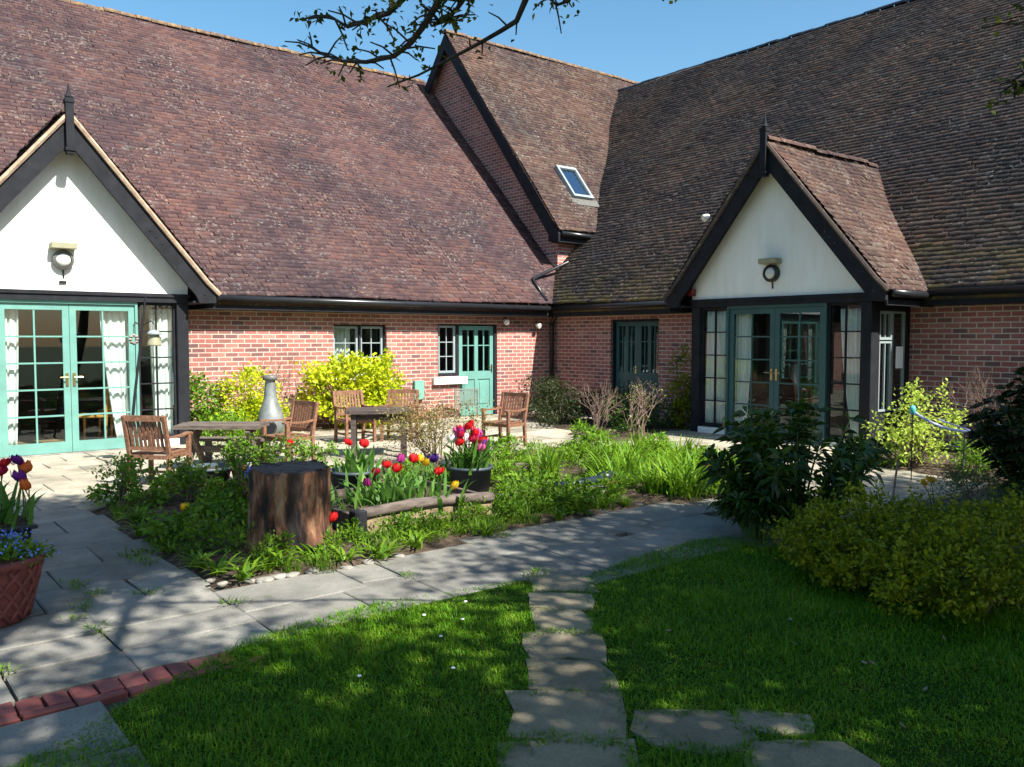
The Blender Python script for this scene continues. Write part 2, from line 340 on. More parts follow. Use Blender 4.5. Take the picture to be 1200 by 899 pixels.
def inpoly(x, y, poly):
    x = np.asarray(x); y = np.asarray(y); r = np.zeros(x.shape, bool); n = len(poly)
    for i in range(n):
        x0, y0 = poly[i]; x1, y1 = poly[(i + 1) % n]
        if y0 == y1: continue
        r ^= ((y0 > y) != (y1 > y)) & (x < (x1 - x0) * (y - y0) / (y1 - y0) + x0)
    return r
# ============================================================ SETTING: ground, lawn, paving
STEPS = [(3.70, 4.06, .38, .33), (3.45, 3.79, .37, .31), (3.21, 3.51, .36, .40), (2.95, 3.21, .39, .40), (2.70, 2.92, .38, .38), (2.41, 2.62, .50, .43), (2.10, 2.28, .50, .42), (1.78, 1.96, .50, .42), (2.72, 2.18, .44, .34), (2.84, 1.72, .44, .36), (3.02, 2.02, .30, .2)]
SDIR = (math.cos(R(50)), math.sin(R(50)))
LAWN = [(-2, 2.6), (.30, 3.50), (.62, 3.68), (.95, 3.92), (1.36, 4.14), (1.75, 4.33), (2.2, 4.42), (2.62, 4.46), (3.2, 4.36), (3.50, 4.30), (3.95, 4.10), (4.3, 4.15), (4.72, 4.22), (5.3, 4.25), (5.9, 4.2), (6.6, 4.0), (7.4, 3.75), (8.6, 3.3), (10, 2.9), (12, 2.6), (12, -4), (-2, -4)]
BED = [(1.93, 8.75), (1.86, 7.6), (1.86, 6.9), (1.82, 6.2), (1.86, 5.66), (2.1, 5.36), (2.72, 5.26), (3.43, 5.28), (4.35, 5.40), (5.0, 5.47), (5.6, 5.48), (6.4, 5.36), (7.24, 5.22), (7.7, 5.5), (8.3, 6.2), (8.75, 7.0), (9.1, 8.2), (8.9, 9.2), (7.6, 9.35), (6.6, 9.0), (5.6, 9.1), (4.6, 9.3), (3.6, 9.5), (2.6, 9.5)]
tag(MB().add([(-150, -150, -.02), (170, -150, -.02), (170, 170, -.02), (-150, 170, -.02)], [(0, 1, 2, 3)]).build('ground', M['earth'], recalc=False), kind='structure')
mb = MB(); n = len(LAWN); mb.add([(x, y, .028) for x, y in LAWN], [tuple(reversed(range(n)))]); tag(mb.build('lawn', M['lawnsoil'], recalc=False), kind='structure')
def mound(poly, h, name, m, step=.16):
    xs = [p[0] for p in poly]; ys = [p[1] for p in poly]
    gx = np.arange(min(xs) - step, max(xs) + step, step); gy = np.arange(min(ys) - step, max(ys) + step, step)
    X, Y = np.meshgrid(gx, gy, indexing='ij'); ins = inpoly(X, Y, poly)
    P_ = np.array(poly); Q = np.roll(P_, -1, 0); D = np.full(X.shape, 9.)
    for a, b in zip(P_, Q):
        ab = b - a; t = np.clip(((X - a[0]) * ab[0] + (Y - a[1]) * ab[1]) / (ab @ ab), 0, 1)
        D = np.minimum(D, np.hypot(X - a[0] - t * ab[0], Y - a[1] - t * ab[1]))
    Z = np.where(ins, .012 + h * np.clip(D / .45, 0, 1) ** .6 + rng.normal(0, .012, X.shape), -.015)
    nx, ny = X.shape; V = np.stack([X, Y, Z], -1).reshape(-1, 3); I = np.arange(nx * ny).reshape(nx, ny)
    F = np.stack([I[:-1, :-1], I[1:, :-1], I[1:, 1:], I[:-1, 1:]], -1).reshape(-1, 4); k = ins.reshape(-1)[F].any(1)
    return tag(np_mesh(name, V, F[k], m, smooth=True), kind='structure')
tag(MB().add([(-3, 2.6, .004), (.9, 2.6, .004), (12.7, 2.6, .004), (12.7, 14.2, .004), (-3, 14.2, .004)], [(0, 1, 2, 3, 4)]).build('paving_bed', M['joint'], recalc=False), kind='structure')
mound(BED, .07, 'bed_soil', M['soil'])
WALLBED = [(4.4, 13.55), (9.4, 13.55), (9.4, 14.3), (4.4, 14.3)]
mound(WALLBED, .05, 'border_soil', M['soil'])
SIDEBED = [(10.2, 6.1), (10.05, 5.0), (9.75, 3.9), (10.2, 2.0), (12.7, 2.0), (12.7, 6.1)]
mound(SIDEBED, .06, 'side_border_soil', M['soil'])
CORNERBED = [(9.1, 9.7), (9.4, 9.0), (10.2, 8.9), (10.9, 9.5), (12.6, 9.6), (12.7, 11.0), (11.9, 11.2), (11.9, 14.2), (10.9, 14.2), (10.4, 12.2), (9.9, 11.0)]
mound(CORNERBED, .05, 'corner_border_soil', M['soil'])
RIGHTBED = [(5.75, 3.9), (6.6, 3.95), (7.5, 3.7), (8.6, 3.2), (9.3, 2.4), (9, 1.2), (6.6, 1.2), (5.35, 2.1), (5.3, 3.1)]
mound(RIGHTBED, .06, 'shrub_border_soil', M['soil'])
def slab(mb, x0, x1, y0, y1, z=0, t=.05, j=.006):
    g = .005; dz = rng.normal(0, .0035, 4); e = rng.normal(0, j, 8)
    c = [(x0 + g + e[0], y0 + g + e[1]), (x1 - g + e[2], y0 + g + e[3]), (x1 - g + e[4], y1 - g + e[5]), (x0 + g + e[6], y1 - g + e[7])]
    b = .008; cx = sum(p[0] for p in c) / 4; cy = sum(p[1] for p in c) / 4
    low = [(x, y, z - t) for x, y in c]; mid = [(x, y, z + .030 + d) for (x, y), d in zip(c, dz)]
    top = [(x + (cx - x) * b / max(.05, abs(cx - x)), y + (cy - y) * b / max(.05, abs(cy - y)), z + .036 + d) for (x, y), d in zip(c, dz)]
    mb.add(low + mid + top, [(8, 9, 10, 11)] + [(i, (i + 1) % 4, 4 + (i + 1) % 4, 4 + i) for i in range(4)] + [(4 + i, 4 + (i + 1) % 4, 8 + (i + 1) % 4, 8 + i) for i in range(4)])
# old slabs of the garden path (both arms)
mb = MB()
rows = [(4.27, 4.62), (4.62, 5.0), (5.0, 5.52), (5.52, 6.0), (6.0, 6.55), (6.55, 7.1), (7.1, 7.7), (7.7, 8.3), (8.3, 8.9), (8.9, 9.5)]
for i, (y0, y1) in enumerate(rows):
    xs = [-1.2, -.6, 0, .60, 1.13, 1.86] if i % 2 == 0 or i < 3 else [-1.5, -.9, -.3, .32, .95, 1.5, 1.92]
    for a, b in zip(xs, xs[1:]): slab(mb, a, b, y0, y1)
xs = [1.86, 2.5, 3.0, 3.68, 4.2, 4.95, 5.55, 6.2, 6.75, 7.4, 8.1]
for k, (a, b) in enumerate(zip(xs, xs[1:])):
    ym = 4.82 + .1 * math.sin(k * 2.3)
    slab(mb, a, b, 4.28 - .35 * (k > 2) - .15 * (k > 5), ym); slab(mb, a + .2 * (k % 2), b + .2 * ((k + 1) % 2), ym, 5.33 + .16 * (2 < k < 7))
for (x0, x1) in [(-.3, .3), (.3, .9), (-.9, -.3)]: slab(mb, x0, x1, 3.5, 4.03)
for (x0, x1) in [(-.2, .45), (.45, .9)]: slab(mb, x0, x1, 3.0, 3.5)
tag(mb.build('path', M['slab'], recalc=False), kind='structure')
mb = MB()
for i in range(-4, 15):
    x = -.06 + i * .108; slab(mb, x, x + .106, 4.105, 4.265, .002, j=.0015)
for i in range(-2, 8):
    x = -.06 + i * .216; slab(mb, x, x + .214, 4.035, 4.101, .002, j=.0015)
tag(mb.build('brick_edging', M['paver'], recalc=False), kind='structure')
# patio slabs
mb = MB()
for i in range(-4, 23):
    for j in range(0, 17):
        x0 = i * .6 + (.3 if j % 2 else 0); y0 = 3.6 + j * .6 + .3; x1 = x0 + .6; y1 = y0 + .6; xc = x0 + .3; yc = y0 + .3
        if yc < 9.5 and xc < 2.0: continue
        if yc < 5.6 and xc < 8.1: continue
        if xc > 12.4 or yc > 13.9: continue
        if any(bool(inpoly(np.array(xc), np.array(yc), B)) for B in (BED,)): continue
        if yc < 4.2 and xc < 7.3: continue
        slab(mb, x0, x1, y0, y1, j=.003)
tag(mb.build('patio', M['patio'], recalc=False), kind='structure')
mb = MB()
for i, (x, y, a, b) in enumerate(STEPS):
    th = R(50) + rng.normal(0, .06); ca, sa = math.cos(th), math.sin(th); k = 4
    loop = []
    for (u, v) in [(-b / 2, -a / 2), (0, -a / 2 * 1.04), (b / 2, -a / 2), (b / 2 * 1.05, 0), (b / 2, a / 2), (0, a / 2 * 1.03), (-b / 2, a / 2), (-b / 2 * 1.04, 0)]:
        u += rng.normal(0, .022); v += rng.normal(0, .022); loop.append((x + u * ca - v * sa, y + u * sa + v * ca))
    z = .040; mb.add([(p[0], p[1], -.02) for p in loop] + [(p[0], p[1], z + rng.normal(0, .002)) for p in loop], [tuple(range(8, 16))] + [(q, (q + 1) % 8, 8 + (q + 1) % 8, 8 + q) for q in range(8)])
tag(mb.build('stepping_stone_path', M['step'], recalc=False), kind='structure')
# ============================================================ HOUSE
YL, XR = 14.3, 12.75
house = empty('brick_house', (XR, YL, 0), 'L-shaped red brick house with steep mottled brown tiled roofs and two white gabled porches', 'house')
class Fac:   # facade frame: a runs left to right as seen from outside, o points outwards
    def __init__(s, org, a, out): s.g = org; s.a = a; s.n = out
    def p(s, a, o, z): return (s.g[0] + s.a[0] * a + s.n[0] * o, s.g[1] + s.a[1] * a + s.n[1] * o, z)
    def box(s, mb, a0, a1, o0, o1, z0, z1): return mb.box(s.p(a0, o0, z0), s.p(a1, o1, z1))
    def prism(s, mb, poly, o0, o1):
        return mb.prism([s.p(a, o0, z) for a, z in poly], (s.n[0] * (o1 - o0), s.n[1] * (o1 - o0), 0))
def wall(mb, F, a0, a1, z0, z1, holes, o0=-.25, o1=0):
    xs = sorted({a0, a1, *[h[0] for h in holes], *[h[1] for h in holes]})
    for l, r in zip(xs, xs[1:]):
        hs = sorted([(h[2], h[3]) for h in holes if h[0] <= l + 1e-6 and h[1] >= r - 1e-6]); z = z0
        for b, t in hs:
            if b > z: F.box(mb, l, r, o0, o1, z, b)
            z = t
        if z < z1: F.box(mb, l, r, o0, o1, z, z1)
FL = Fac((0, YL), (1, 0), (0, -1)); FR = Fac((XR, 0), (0, -1), (-1, 0))
PL, PR = 2.63, -7.8          # porch centres along each facade
mb = MB()
wall(mb, FL, -5, 12.75, -.1, 2.5, [(PL - 1.5, PL + 1.5, -.1, 2.3), (7.30, 8.43, .92, 1.90), (9.62, 10.16, .86, 1.93), (10.16, 11.14, 0.0, 1.93)])
wall(mb, FR, -14.3 - .25, 3, -.1, 2.5, [(PR - 1.5, PR + 1.5, -.1, 2.3), (-12.5, -11.18, 0, 2.03)])
mb.build('wall', M['brick'], house)
mb = MB(); mb.box((13.5, 14.72, 1.5), (24, 14.97, 4.2))
mb.prism([(13.25, 14.72, 2), (13.25, 23.2, 2), (13.25, 23.2, 4.2), (13.25, 18.95, 9.55), (13.25, 14.72, 4.30)], (.25, 0, 0)); mb.build('gable_wall', M['brick'], house)
# rooms behind the glass
def shell(x0, x1, y0, y1, z0, z1, open_, front=None):
    mb = MB(); t = .06; fx = x0 if open_ == '-y' or front is None else front; fy = y0 if open_ == '-x' or front is None else front
    mb.box((fx, fy, z1), (x1, y1, z1 + t))
    if open_ == '-y':
        mb.box((x0 - t, y0, z0), (x0, y1, z1)); mb.box((x1, y0, z0), (x1 + t, y1, z1)); mb.box((x0, y1, z0), (x1, y1 + t, z1))
    else:
        mb.box((x0, y0 - t, z0), (x1, y0, z1)); mb.box((x0, y1, z0), (x1, y1 + t, z1)); mb.box((x1, y0, z0), (x1 + t, y1, z1))
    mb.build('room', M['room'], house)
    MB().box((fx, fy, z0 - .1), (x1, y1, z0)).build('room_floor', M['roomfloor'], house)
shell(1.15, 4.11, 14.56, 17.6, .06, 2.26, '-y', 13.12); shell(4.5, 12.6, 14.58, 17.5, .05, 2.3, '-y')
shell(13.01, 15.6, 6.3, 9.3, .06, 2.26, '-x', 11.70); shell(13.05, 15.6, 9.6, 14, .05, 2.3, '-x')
# ---- tiled roofs
def tiles(P0, al, up, length, rise, tw=.17, gauge=.105, th=.017, sag=.018):
    al = np.array(al, float); up = np.array(up, float); up /= np.linalg.norm(up); nrm = np.cross(al, up); nrm *= np.sign(nrm[2]); P0 = np.array(P0, float)
    nr = int(rise / gauge); nc = int(length / tw) + 2; Vs = []
    rr, cc = np.meshgrid(np.arange(nr), np.arange(nc), indexing='ij'); rr = rr.ravel(); cc = cc.ravel()
    x0 = cc * tw - (rr % 2) * tw / 2 + rng.normal(0, .004, rr.size); x1 = x0 + tw - .004; keep = (x1 > 0) & (x0 < length); rr, x0, x1 = rr[keep], np.clip(x0[keep], 0, length), np.clip(x1[keep], 0, length)
    n = rr.size; s0 = rr * gauge + rng.normal(0, .006, n); s1 = s0 + gauge + .045
    lift = th + np.abs(rng.normal(0, .005, n)); tw_ = rng.normal(0, .004, n)
    wv = sag * (np.sin(x0 * 1.3 + rr * .11) + np.sin(x0 * .41 + 2 + rr * .05))
    def pt(x, s, h): return P0 + al * x[:, None] + up * s[:, None] + nrm * h[:, None]
    V = np.stack([pt(x0, s0, wv - .004), pt(x1, s0, wv - .004), pt(x0, s0, wv + lift + tw_), pt(x1, s0, wv + lift - tw_), pt(x0, s1, wv + .002), pt(x1, s1, wv + .002)], 1).reshape(-1, 3)
    b = np.arange(n)[:, None] * 6; F = np.concatenate([b + np.array([[2, 3, 5, 4]]), b + np.array([[0, 1, 3, 2]]), b + np.array([[0, 2, 4, 4]])[:, :4], b + np.array([[1, 5, 3, 3]])[:, :4]], 0)
    return V, F[: 2 * n]
def roof(name, m, parts, parent, under):
    Vs = []; Fs = []; b = 0
    for V, F in parts: Vs.append(V); Fs.append(F + b); b += len(V)
    for poly, ext in under:
        mb = MB().prism(poly, ext); V = np.array(mb.v); q = [f for f in mb.f if len(f) == 4]; Vs.append(V); Fs.append(np.array(q) + b); b += len(V)
    return np_mesh(name, np.concatenate(Vs), np.concatenate(Fs), m, parent, off=wloc(parent))
def ridge_row(p, q, parent, m, r=.11, seglen=.33, tilt=0):
    p = Vector(p); q = Vector(q); d = q - p; n = int(d.length / seglen); d.normalize(); side = d.cross(Vector((0, 0, 1))).normalized(); V = []; F = []; mb = MB()
    for i in range(n):
        a = p + d * (i * seglen) + Vector((0, 0, random.gauss(0, .008))); b = a + d * (seglen - .012); K = 8
        for c in (a, b):
            for k in range(K + 1):
                t = math.pi * k / K; mb.v.append(tuple(c + side * (math.cos(t) * r) + Vector((0, 0, math.sin(t) * r * .9 - .02))))
        o = len(mb.v) - 2 * (K + 1)
        for k in range(K): mb.f.append((o + k, o + k + 1, o + K + 1 + k + 1, o + K + 1 + k))
        mb.f.append(tuple(o + k for k in range(K + 1)))
    return mb.build('ridge', m, parent, recalc=False)
tL, tR, tB = 1.017, 1.022, 1.247
# left wing
rl = roof('roof', M['tile'], [tiles((-4, 13.93, 2.37), (1, 0, 0), (0, 1, tL), 17.25, 8.95)], house,
    [([(-4, 13.98, 2.33), (-4, 20.23, 8.69), (-4, 20.23, 8.55), (-4, 13.98, 2.20)], (17.25, 0, 0)), ([(-4, 20.23, 8.72), (-4, 26.5, 2.3), (-4, 26.5, 2.15), (-4, 20.23, 8.55)], (17.25, 0, 0))])
ridge_row((-4, 20.23, 8.74), (13.2, 20.23, 8.74), rl, M['ridge'])
# right wing
rr_ = roof('roof', M['tile2'], [tiles((12.40, -2, 2.37), (0, 1, 0), (1, 0, tR), 20.8, 9.55)], house,
    [([(12.45, -2, 2.33), (19.1, -2, 9.13), (19.1, -2, 9.0), (12.45, -2, 2.2)], (0, 20.8, 0)), ([(19.1, -2, 9.14), (25.8, -2, 2.3), (25.8, -2, 2.2), (19.1, -2, 9.0)], (0, 20.8, 0))])
ridge_row((19.1, -2, 9.17), (19.1, 18.8, 9.17), rr_, M['blackpipe'], r=.10)
# taller cross block with its verge over the left roof
rb = roof('roof', M['tile3'], [tiles((13.0, 14.40, 4.10), (1, 0, 0), (0, 1, tB), 12, 7.25)], house,
    [([(13.05, 14.44, 4.08), (13.05, 18.95, 9.71), (13.05, 18.95, 9.55), (13.05, 14.44, 3.95)], (12, 0, 0)), ([(13.05, 18.95, 9.72), (13.05, 23.5, 4.05), (13.05, 23.5, 3.9), (13.05, 18.95, 9.55)], (12, 0, 0))])
ridge_row((13.0, 18.95, 9.75), (25, 18.95, 9.75), rb, M['ridge'])
for s in (-1, 1):
    y = lambda d: 18.95 + s * d
    MB().prism([(12.99, y(0), 9.68), (12.99, y(4.55), 4.02), (12.99, y(4.55), 3.86), (12.99, y(4.2), 3.86), (12.99, y(4.2), 4.02), (12.99, y(0), 9.30)], (.05, 0, 0)).build('bargeboard', M['black'], house)
# fascias, soffits, gutters
def gutter(p, q, parent=house, m=M['blackpipe'], r=.058):
    mb = MB(); mb.tube([p, q], r, 10); mb.build('gutter', m, parent, smooth=True)
mb = MB(); mb.box((4.3, 13.985, 2.12), (12.42, 14.02, 2.33)); mb.box((4.3, 14.02, 2.12), (12.75, 14.30, 2.15)); mb.build('fascia', M['black'], house)
gutter((4.55, 13.92, 2.305), (12.30, 13.92, 2.285))
mb = MB(); mb.box((12.455, 9.45, 2.12), (12.49, 14.0, 2.33)); mb.box((12.49, 9.45, 2.12), (12.75, 14.3, 2.15)); mb.box((12.455, -2, 2.12), (12.49, 6.15, 2.33)); mb.box((12.49, -2, 2.12), (12.75, 6.15, 2.15)); mb.build('fascia', M['black'], house)
gutter((12.39, 9.8, 2.305), (12.39, 13.95, 2.285)); gutter((12.39, -2, 2.305), (12.39, 5.8, 2.30))
mb = MB(); mb.box((13.05, 14.48, 3.84), (15.5, 14.52, 4.06)); mb.box((13.05, 14.52, 3.84), (15.5, 14.72, 3.88)); mb.build('fascia', M['black'], house)
gutter((13.1, 14.41, 4.03), (14.75, 14.41, 4.0))
mb = MB(); mb.tube([(14.30, 14.42, 3.98), (14.30, 14.60, 3.80), (14.22, 14.66, 3.70), (12.24, 14.42, 2.96), (12.22, 14.34, 2.90), (12.24, 13.95, 2.45)], .038, 10); mb.build('waste_pipe', M['blackpipe'], house, smooth=True)
mb = MB(); mb.tube([(12.55, 13.95, 2.28), (12.60, 14.1, 2.1), (12.62, 14.2, 2.0), (12.62, 14.2, 0)], .045, 10)
for z in (.5, 1.3, 1.9): mb.tube([(12.62, 14.2, z), (12.62, 14.2, z + .06)], .056, 10)
mb.build('downpipe', M['blackpipe'], house, smooth=True)
# skylight in the cross block roof
ub = Vector((0, 1, tB)).normalized(); nb = Vector((0, -tB, 1)).normalized(); al = Vector((1, 0, 0))
def sk(a, u, h): return Vector((14.03, 15.12, 4.99)) + al * a + ub * u + nb * (h + .02)
mb = MB()
for (a0, a1, u0, u1) in [(.04, .70, 0, .07), (.04, .70, .99, 1.07), (.04, .10, .07, .99), (.64, .70, .07, .99)]:
    mb.prism([sk(a0, u0, 0), sk(a1, u0, 0), sk(a1, u1, 0), sk(a0, u1, 0)], nb * .10)
sky_l = mb.build('roof_window', M['steel'], house)
MB().prism([sk(.10, .07, .03), sk(.64, .07, .03), sk(.64, .99, .03), sk(.10, .99, .03)], nb * .02).build('pane', M['skyglass'], sky_l)
MB().prism([sk(.10, .07, .0), sk(.64, .07, .0), sk(.64, .99, .0), sk(.10, .99, .0)], nb * .02).build('blind', M['room'], sky_l)
MB().prism([sk(-.05, -.22, 0), sk(.83, -.22, 0), sk(.83, 0, .0), sk(-.05, 0, .0)], nb * .025).build('flashing', M['lampgrey'], sky_l)
# ---- windows and doors
def glazed(F, a0, a1, o, z0, z1, name, m, nc, nr, stile=.045, top=.045, bot=.045, bar=.018, t=.045, pane=True, label=None, barm=None):
    mb = MB(); F.box(mb, a0, a0 + stile, o - t, o, z0, z1); F.box(mb, a1 - stile, a1, o - t, o, z0, z1)
    F.box(mb, a0 + stile, a1 - stile, o - t, o, z0, z0 + bot); F.box(mb, a0 + stile, a1 - stile, o - t, o, z1 - top, z1)
    ia0, ia1, iz0, iz1 = a0 + stile, a1 - stile, z0 + bot, z1 - top
    for i in range(1, nc): x = ia0 + (ia1 - ia0) * i / nc; F.box(mb, x - bar / 2, x + bar / 2, o - t + .008, o - .006, iz0, iz1)
    for j in range(1, nr): z = iz0 + (iz1 - iz0) * j / nr; F.box(mb, ia0, ia1, o - t + .010, o - .008, z - bar / 2, z + bar / 2)
    ob = mb.build(name, m, house)
    if pane: g = MB(); F.box(g, ia0, ia1, o - t * .5 - .003, o - t * .5 + .003, iz0, iz1); g.build('pane', M['glass'], ob)
    return ob
w1 = glazed(FL, 7.33, 7.86, -.10, .96, 1.87, 'window', M['steel'], 2, 3); w1b = glazed(FL, 7.90, 8.40, -.10, .96, 1.87, 'window', M['steel'], 2, 3)
mb = MB(); FL.box(mb, 7.30, 8.43, -.16, -.055, 1.87, 1.90); FL.box(mb, 7.86, 7.90, -.15, -.06, .96, 1.87); FL.box(mb, 7.30, 7.33, -.15, -.06, .96, 1.87); FL.box(mb, 8.40, 8.43, -.15, -.06, .96, 1.87); mb.build('window_frame', M['black'], house)
mb = MB(); FL.box(mb, 7.26, 8.47, -.25, .06, .86, .955); mb.build('sill', M['whitepaint'], house)
w2 = glazed(FL, 9.66, 10.10, -.07, .93, 1.90, 'window', M['steel'], 2, 3, .05)
mb = MB(); FL.box(mb, 9.62, 9.66, -.13, -.04, .86, 1.93); FL.box(mb, 10.10, 10.17, -.13, -.04, .86, 1.93); FL.box(mb, 9.66, 10.10, -.13, -.04, 1.90, 1.93); FL.box(mb, 9.66, 10.10, -.13, -.04, .86, .93); mb.build('window_frame', M['black'], house)
mb = MB(); FL.box(mb, 9.48, 10.30, 0.002, .09, .70, .85); mb.build('sill', M['whitepaint'], house, bevel=.008)
mb = MB(); FL.box(mb, 11.08, 11.14, -.14, -.02, 0, 1.93); mb.build('door_frame', M['black'], house)
def panel_door(F, a0, a1, o, z1, m, label=None):
    mb = MB(); t = .05; w_ = a1 - a0; st = .09
    F.box(mb, a0, a0 + st, o - t, o, .02, z1); F.box(mb, a1 - st, a1, o - t, o, .02, z1); F.box(mb, a0 + st, a1 - st, o - t, o, z1 - .09, z1); F.box(mb, a0 + st, a1 - st, o - t, o, .02, .2); F.box(mb, a0 + st, a1 - st, o - t, o, .78, .95)
    c = (a0 + a1) / 2; F.box(mb, c - .045, c + .045, o - t, o, .95, z1 - .09); F.box(mb, c - .04, c + .04, o - t, o, .2, .78)
    for q in (a0 + st, c + .04): F.box(mb, q, q + w_ / 2 - st - .04, o - t + .01, o - .018, .2, .78); F.box(mb, q + .05, q + w_ / 2 - st - .09, o - .018, o - .006, .26, .72)
    for q0, q1 in ((a0 + st, c - .045), (c + .045, a1 - st)):
        x = (q0 + q1) / 2; F.box(mb, x - .012, x + .012, o - t + .01, o - .008, .95, z1 - .09); F.box(mb, q0, q1, o - t + .012, o - .010, z1 - .42, z1 - .40)
    d = mb.build('door', m, house)
    if label: d['label'] = label
    g = MB()
    for q0, q1 in ((a0 + st, c - .045), (c + .045, a1 - st)): F.box(g, q0, q1, o - .028, o - .024, .95, z1 - .09)
    g.build('pane', M['glass'], d)
    h = MB(); F.box(h, a1 - .065, a1 - .035, o, o + .012, .92, 1.08); h.tube([F.p(a1 - .05, o + .01, 1.02), F.p(a1 - .05, o + .05, 1.02), F.p(a1 - .14, o + .055, 1.02)], .009, 6); h.build('handle', M['brass'], d)
    return d
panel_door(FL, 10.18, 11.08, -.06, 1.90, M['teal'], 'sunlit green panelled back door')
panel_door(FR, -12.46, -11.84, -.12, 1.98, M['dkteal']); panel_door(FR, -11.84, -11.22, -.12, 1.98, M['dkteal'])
mb = MB(); FR.box(mb, -12.50, -12.46, -.2, -.06, 0, 2.03); FR.box(mb, -11.22, -11.18, -.2, -.06, 0, 2.03); FR.box(mb, -12.46, -11.22, -.2, -.06, 1.98, 2.03); mb.build('door_frame', M['black'], house)
# ---- the two gabled porches
def porch(F, c, P, tile, bm, paint, verge):
    hw = 1.62
    for s in (-1, 1):
        mb = MB(); F.box(mb, c + s * (hw - .17), c + s * hw, P - .17, P + .02, 0, 2.17); mb.build('post', M['black'], house, bevel=.008)
    mb = MB(); F.box(mb, c - hw, c + hw, P - .17, P + .035, 2.17, 2.30); F.box(mb, c - hw - .02, c + hw + .02, P + .035, P + .055, 2.25, 2.30); mb.build('beam', M['black'], house)
    mb = MB(); F.prism(mb, [(c - hw, 2.30), (c + hw, 2.30), (c + hw, 2.52), (c, 4.50), (c - hw, 2.52)], P - .12, P + .01); mb.build('gable', M['white'], house)
    B = P + .29
    for s in (-1, 1):
        mb = MB(); F.prism(mb, [(c, 4.63), (c + s * 1.80, 2.45), (c + s * 1.95, 2.31), (c + s * 1.95, 2.17), (c + s * 1.70, 2.17), (c + s * 1.66, 2.27), (c, 4.27)], B - .05, B); ob = mb.build('bargeboard', bm, house)
        for (a, z) in ((1.78, 2.30), (1.10, 3.10), (1.02, 3.19), (1.18, 3.01)): MB().tube([F.p(c + s * a, B, z), F.p(c + s * a, B + .008, z)], .018, 8).build('bolt', M['blackpipe'], ob)
        mb = MB(); mb.tube([F.p(c, B + .02, 4.665), F.p(c + s * 1.82, B + .02, 2.475), F.p(c + s * 2.0, B + .02, 2.30)], .035, 6); mb.build('verge', verge, house)
    mb = MB(); F.box(mb, c - .05, c + .05, B - .02, B + .085, 4.12, 4.86); F.box(mb, c - .065, c + .065, B - .03, B + .10, 4.16, 4.20); F.box(mb, c - .06, c + .06, B - .025, B + .095, 4.80, 4.84)
    mb.lathe([(.045, 0), (.055, .02), (.03, .06), (.012, .16), (.004, .2)], 8, F.p(c, B + .033, 4.86)); mb.build('finial', bm, house)
    parts = []; und = []; L = P + .31 + 2.1
    for s in (-1, 1):
        e = F.p(c + s * 2.0, P + .31, 2.30); upv = (-s * F.a[0], -s * F.a[1], 1.205)
        parts.append(tiles(e, (-F.n[0], -F.n[1], 0), upv, L, 3.16))
        und.append(([F.p(c + s * 1.95, P + .22, 2.29), F.p(c, P + .22, 4.655), F.p(c, P + .22, 4.53), F.p(c + s * 1.95, P + .22, 2.18)], (-F.n[0] * (L - .1), -F.n[1] * (L - .1), 0)))
    ob = roof('roof', tile, parts, house, und)
    ridge_row(F.p(c, P + .33, 4.70), F.p(c, P + .33 - L, 4.70), ob, M['tile3'], r=.09)
    for s in (-1, 1):
        mb = MB(); F.box(mb, c + s * 1.92, c + s * 1.95, -.1, P + .24, 2.10, 2.29); F.box(mb, c + s * hw, c + s * 1.92, -.1, P + .24, 2.17, 2.20); mb.build('fascia', M['black'], house)
        gutter(F.p(c + s * 2.01, P + .2, 2.27), F.p(c + s * 2.01, .2, 2.26))
    # front glazing
    mb = MB(); F.box(mb, c - .90, c - .865, P - .12, P, .05, 2.17); F.box(mb, c + .865, c + .90, P - .12, P, .05, 2.17); F.box(mb, c - .865, c + .865, P - .12, P, 2.125, 2.17); mb.build('door_frame', paint, house)
    for s in (-1, 1):
        lo, hi = (c - .863, c - .003) if s < 0 else (c + .003, c + .863)
        d = glazed(F, lo, hi, P - .03, .05, 2.12, 'french_door', paint, 2, 5, .085, .085, .15, .022, .05)
        h = MB(); ax = c + s * .045; F.box(h, ax - .018, ax + .018, P - .03, P - .015, .98, 1.16); h.tube([F.p(ax, P - .02, 1.10), F.p(ax, P + .03, 1.10), F.p(ax + s * .10, P + .035, 1.10)], .009, 6); h.build('handle', M['brass'], d)
        lo, hi = sorted((c + s * .902, c + s * 1.45)); glazed(F, lo, hi, P - .05, .14, 2.17, 'sidelight', M['black'], 2, 5, .035, .04, .06, .02, .05)
        mb = MB(); F.box(mb, lo, hi, P - .16, P + .03, 0, .135); mb.build('plinth', M['whitepaint'], house)
    mb = MB(); F.box(mb, c - .90, c + .90, P - .16, P + .12, 0, .045); mb.build('threshold', M['stone'], house)
    # side walls: boarded, with a casement
    for s in (-1, 1):
        lo, hi = sorted((c + s * (hw - .10), c + s * (hw - .02)))
        mb = MB(); F.box(mb, lo, hi, 0, P - .17, 0, .55); F.box(mb, lo, hi, 0, .12, .55, 2.17); F.box(mb, lo, hi, P - .25, P - .17, .55, 2.17); F.box(mb, lo, hi, .12, P - .25, 2.05, 2.17); mb.build('side_panel', M['black'], house)
        G = Fac(F.p(c + s * (hw - .03), 0, 0)[:2], F.n, (F.a[0] * s, F.a[1] * s))
        mid = (P - .13) / 2
        glazed(G, .13, mid, 0, .57, 2.04, 'window', M['steel'], 1, 1, .03, .03, .03)
        glazed(G, mid + .01, P - .26, 0, 1.62, 2.04, 'window', M['steel'], 2, 1, .04, .04, .04)
        glazed(G, mid + .01, P - .26, 0, .57, 1.60, 'window', M['steel'], 2, 1, .03, .03, .03)
porch(FL, PL, 1.25, M['tile3'], M['black'], M['teal'], M['verge']); porch(FR, PR, 1.15, M['tile3'], M['black'], M['dkteal'], M['tile2'])
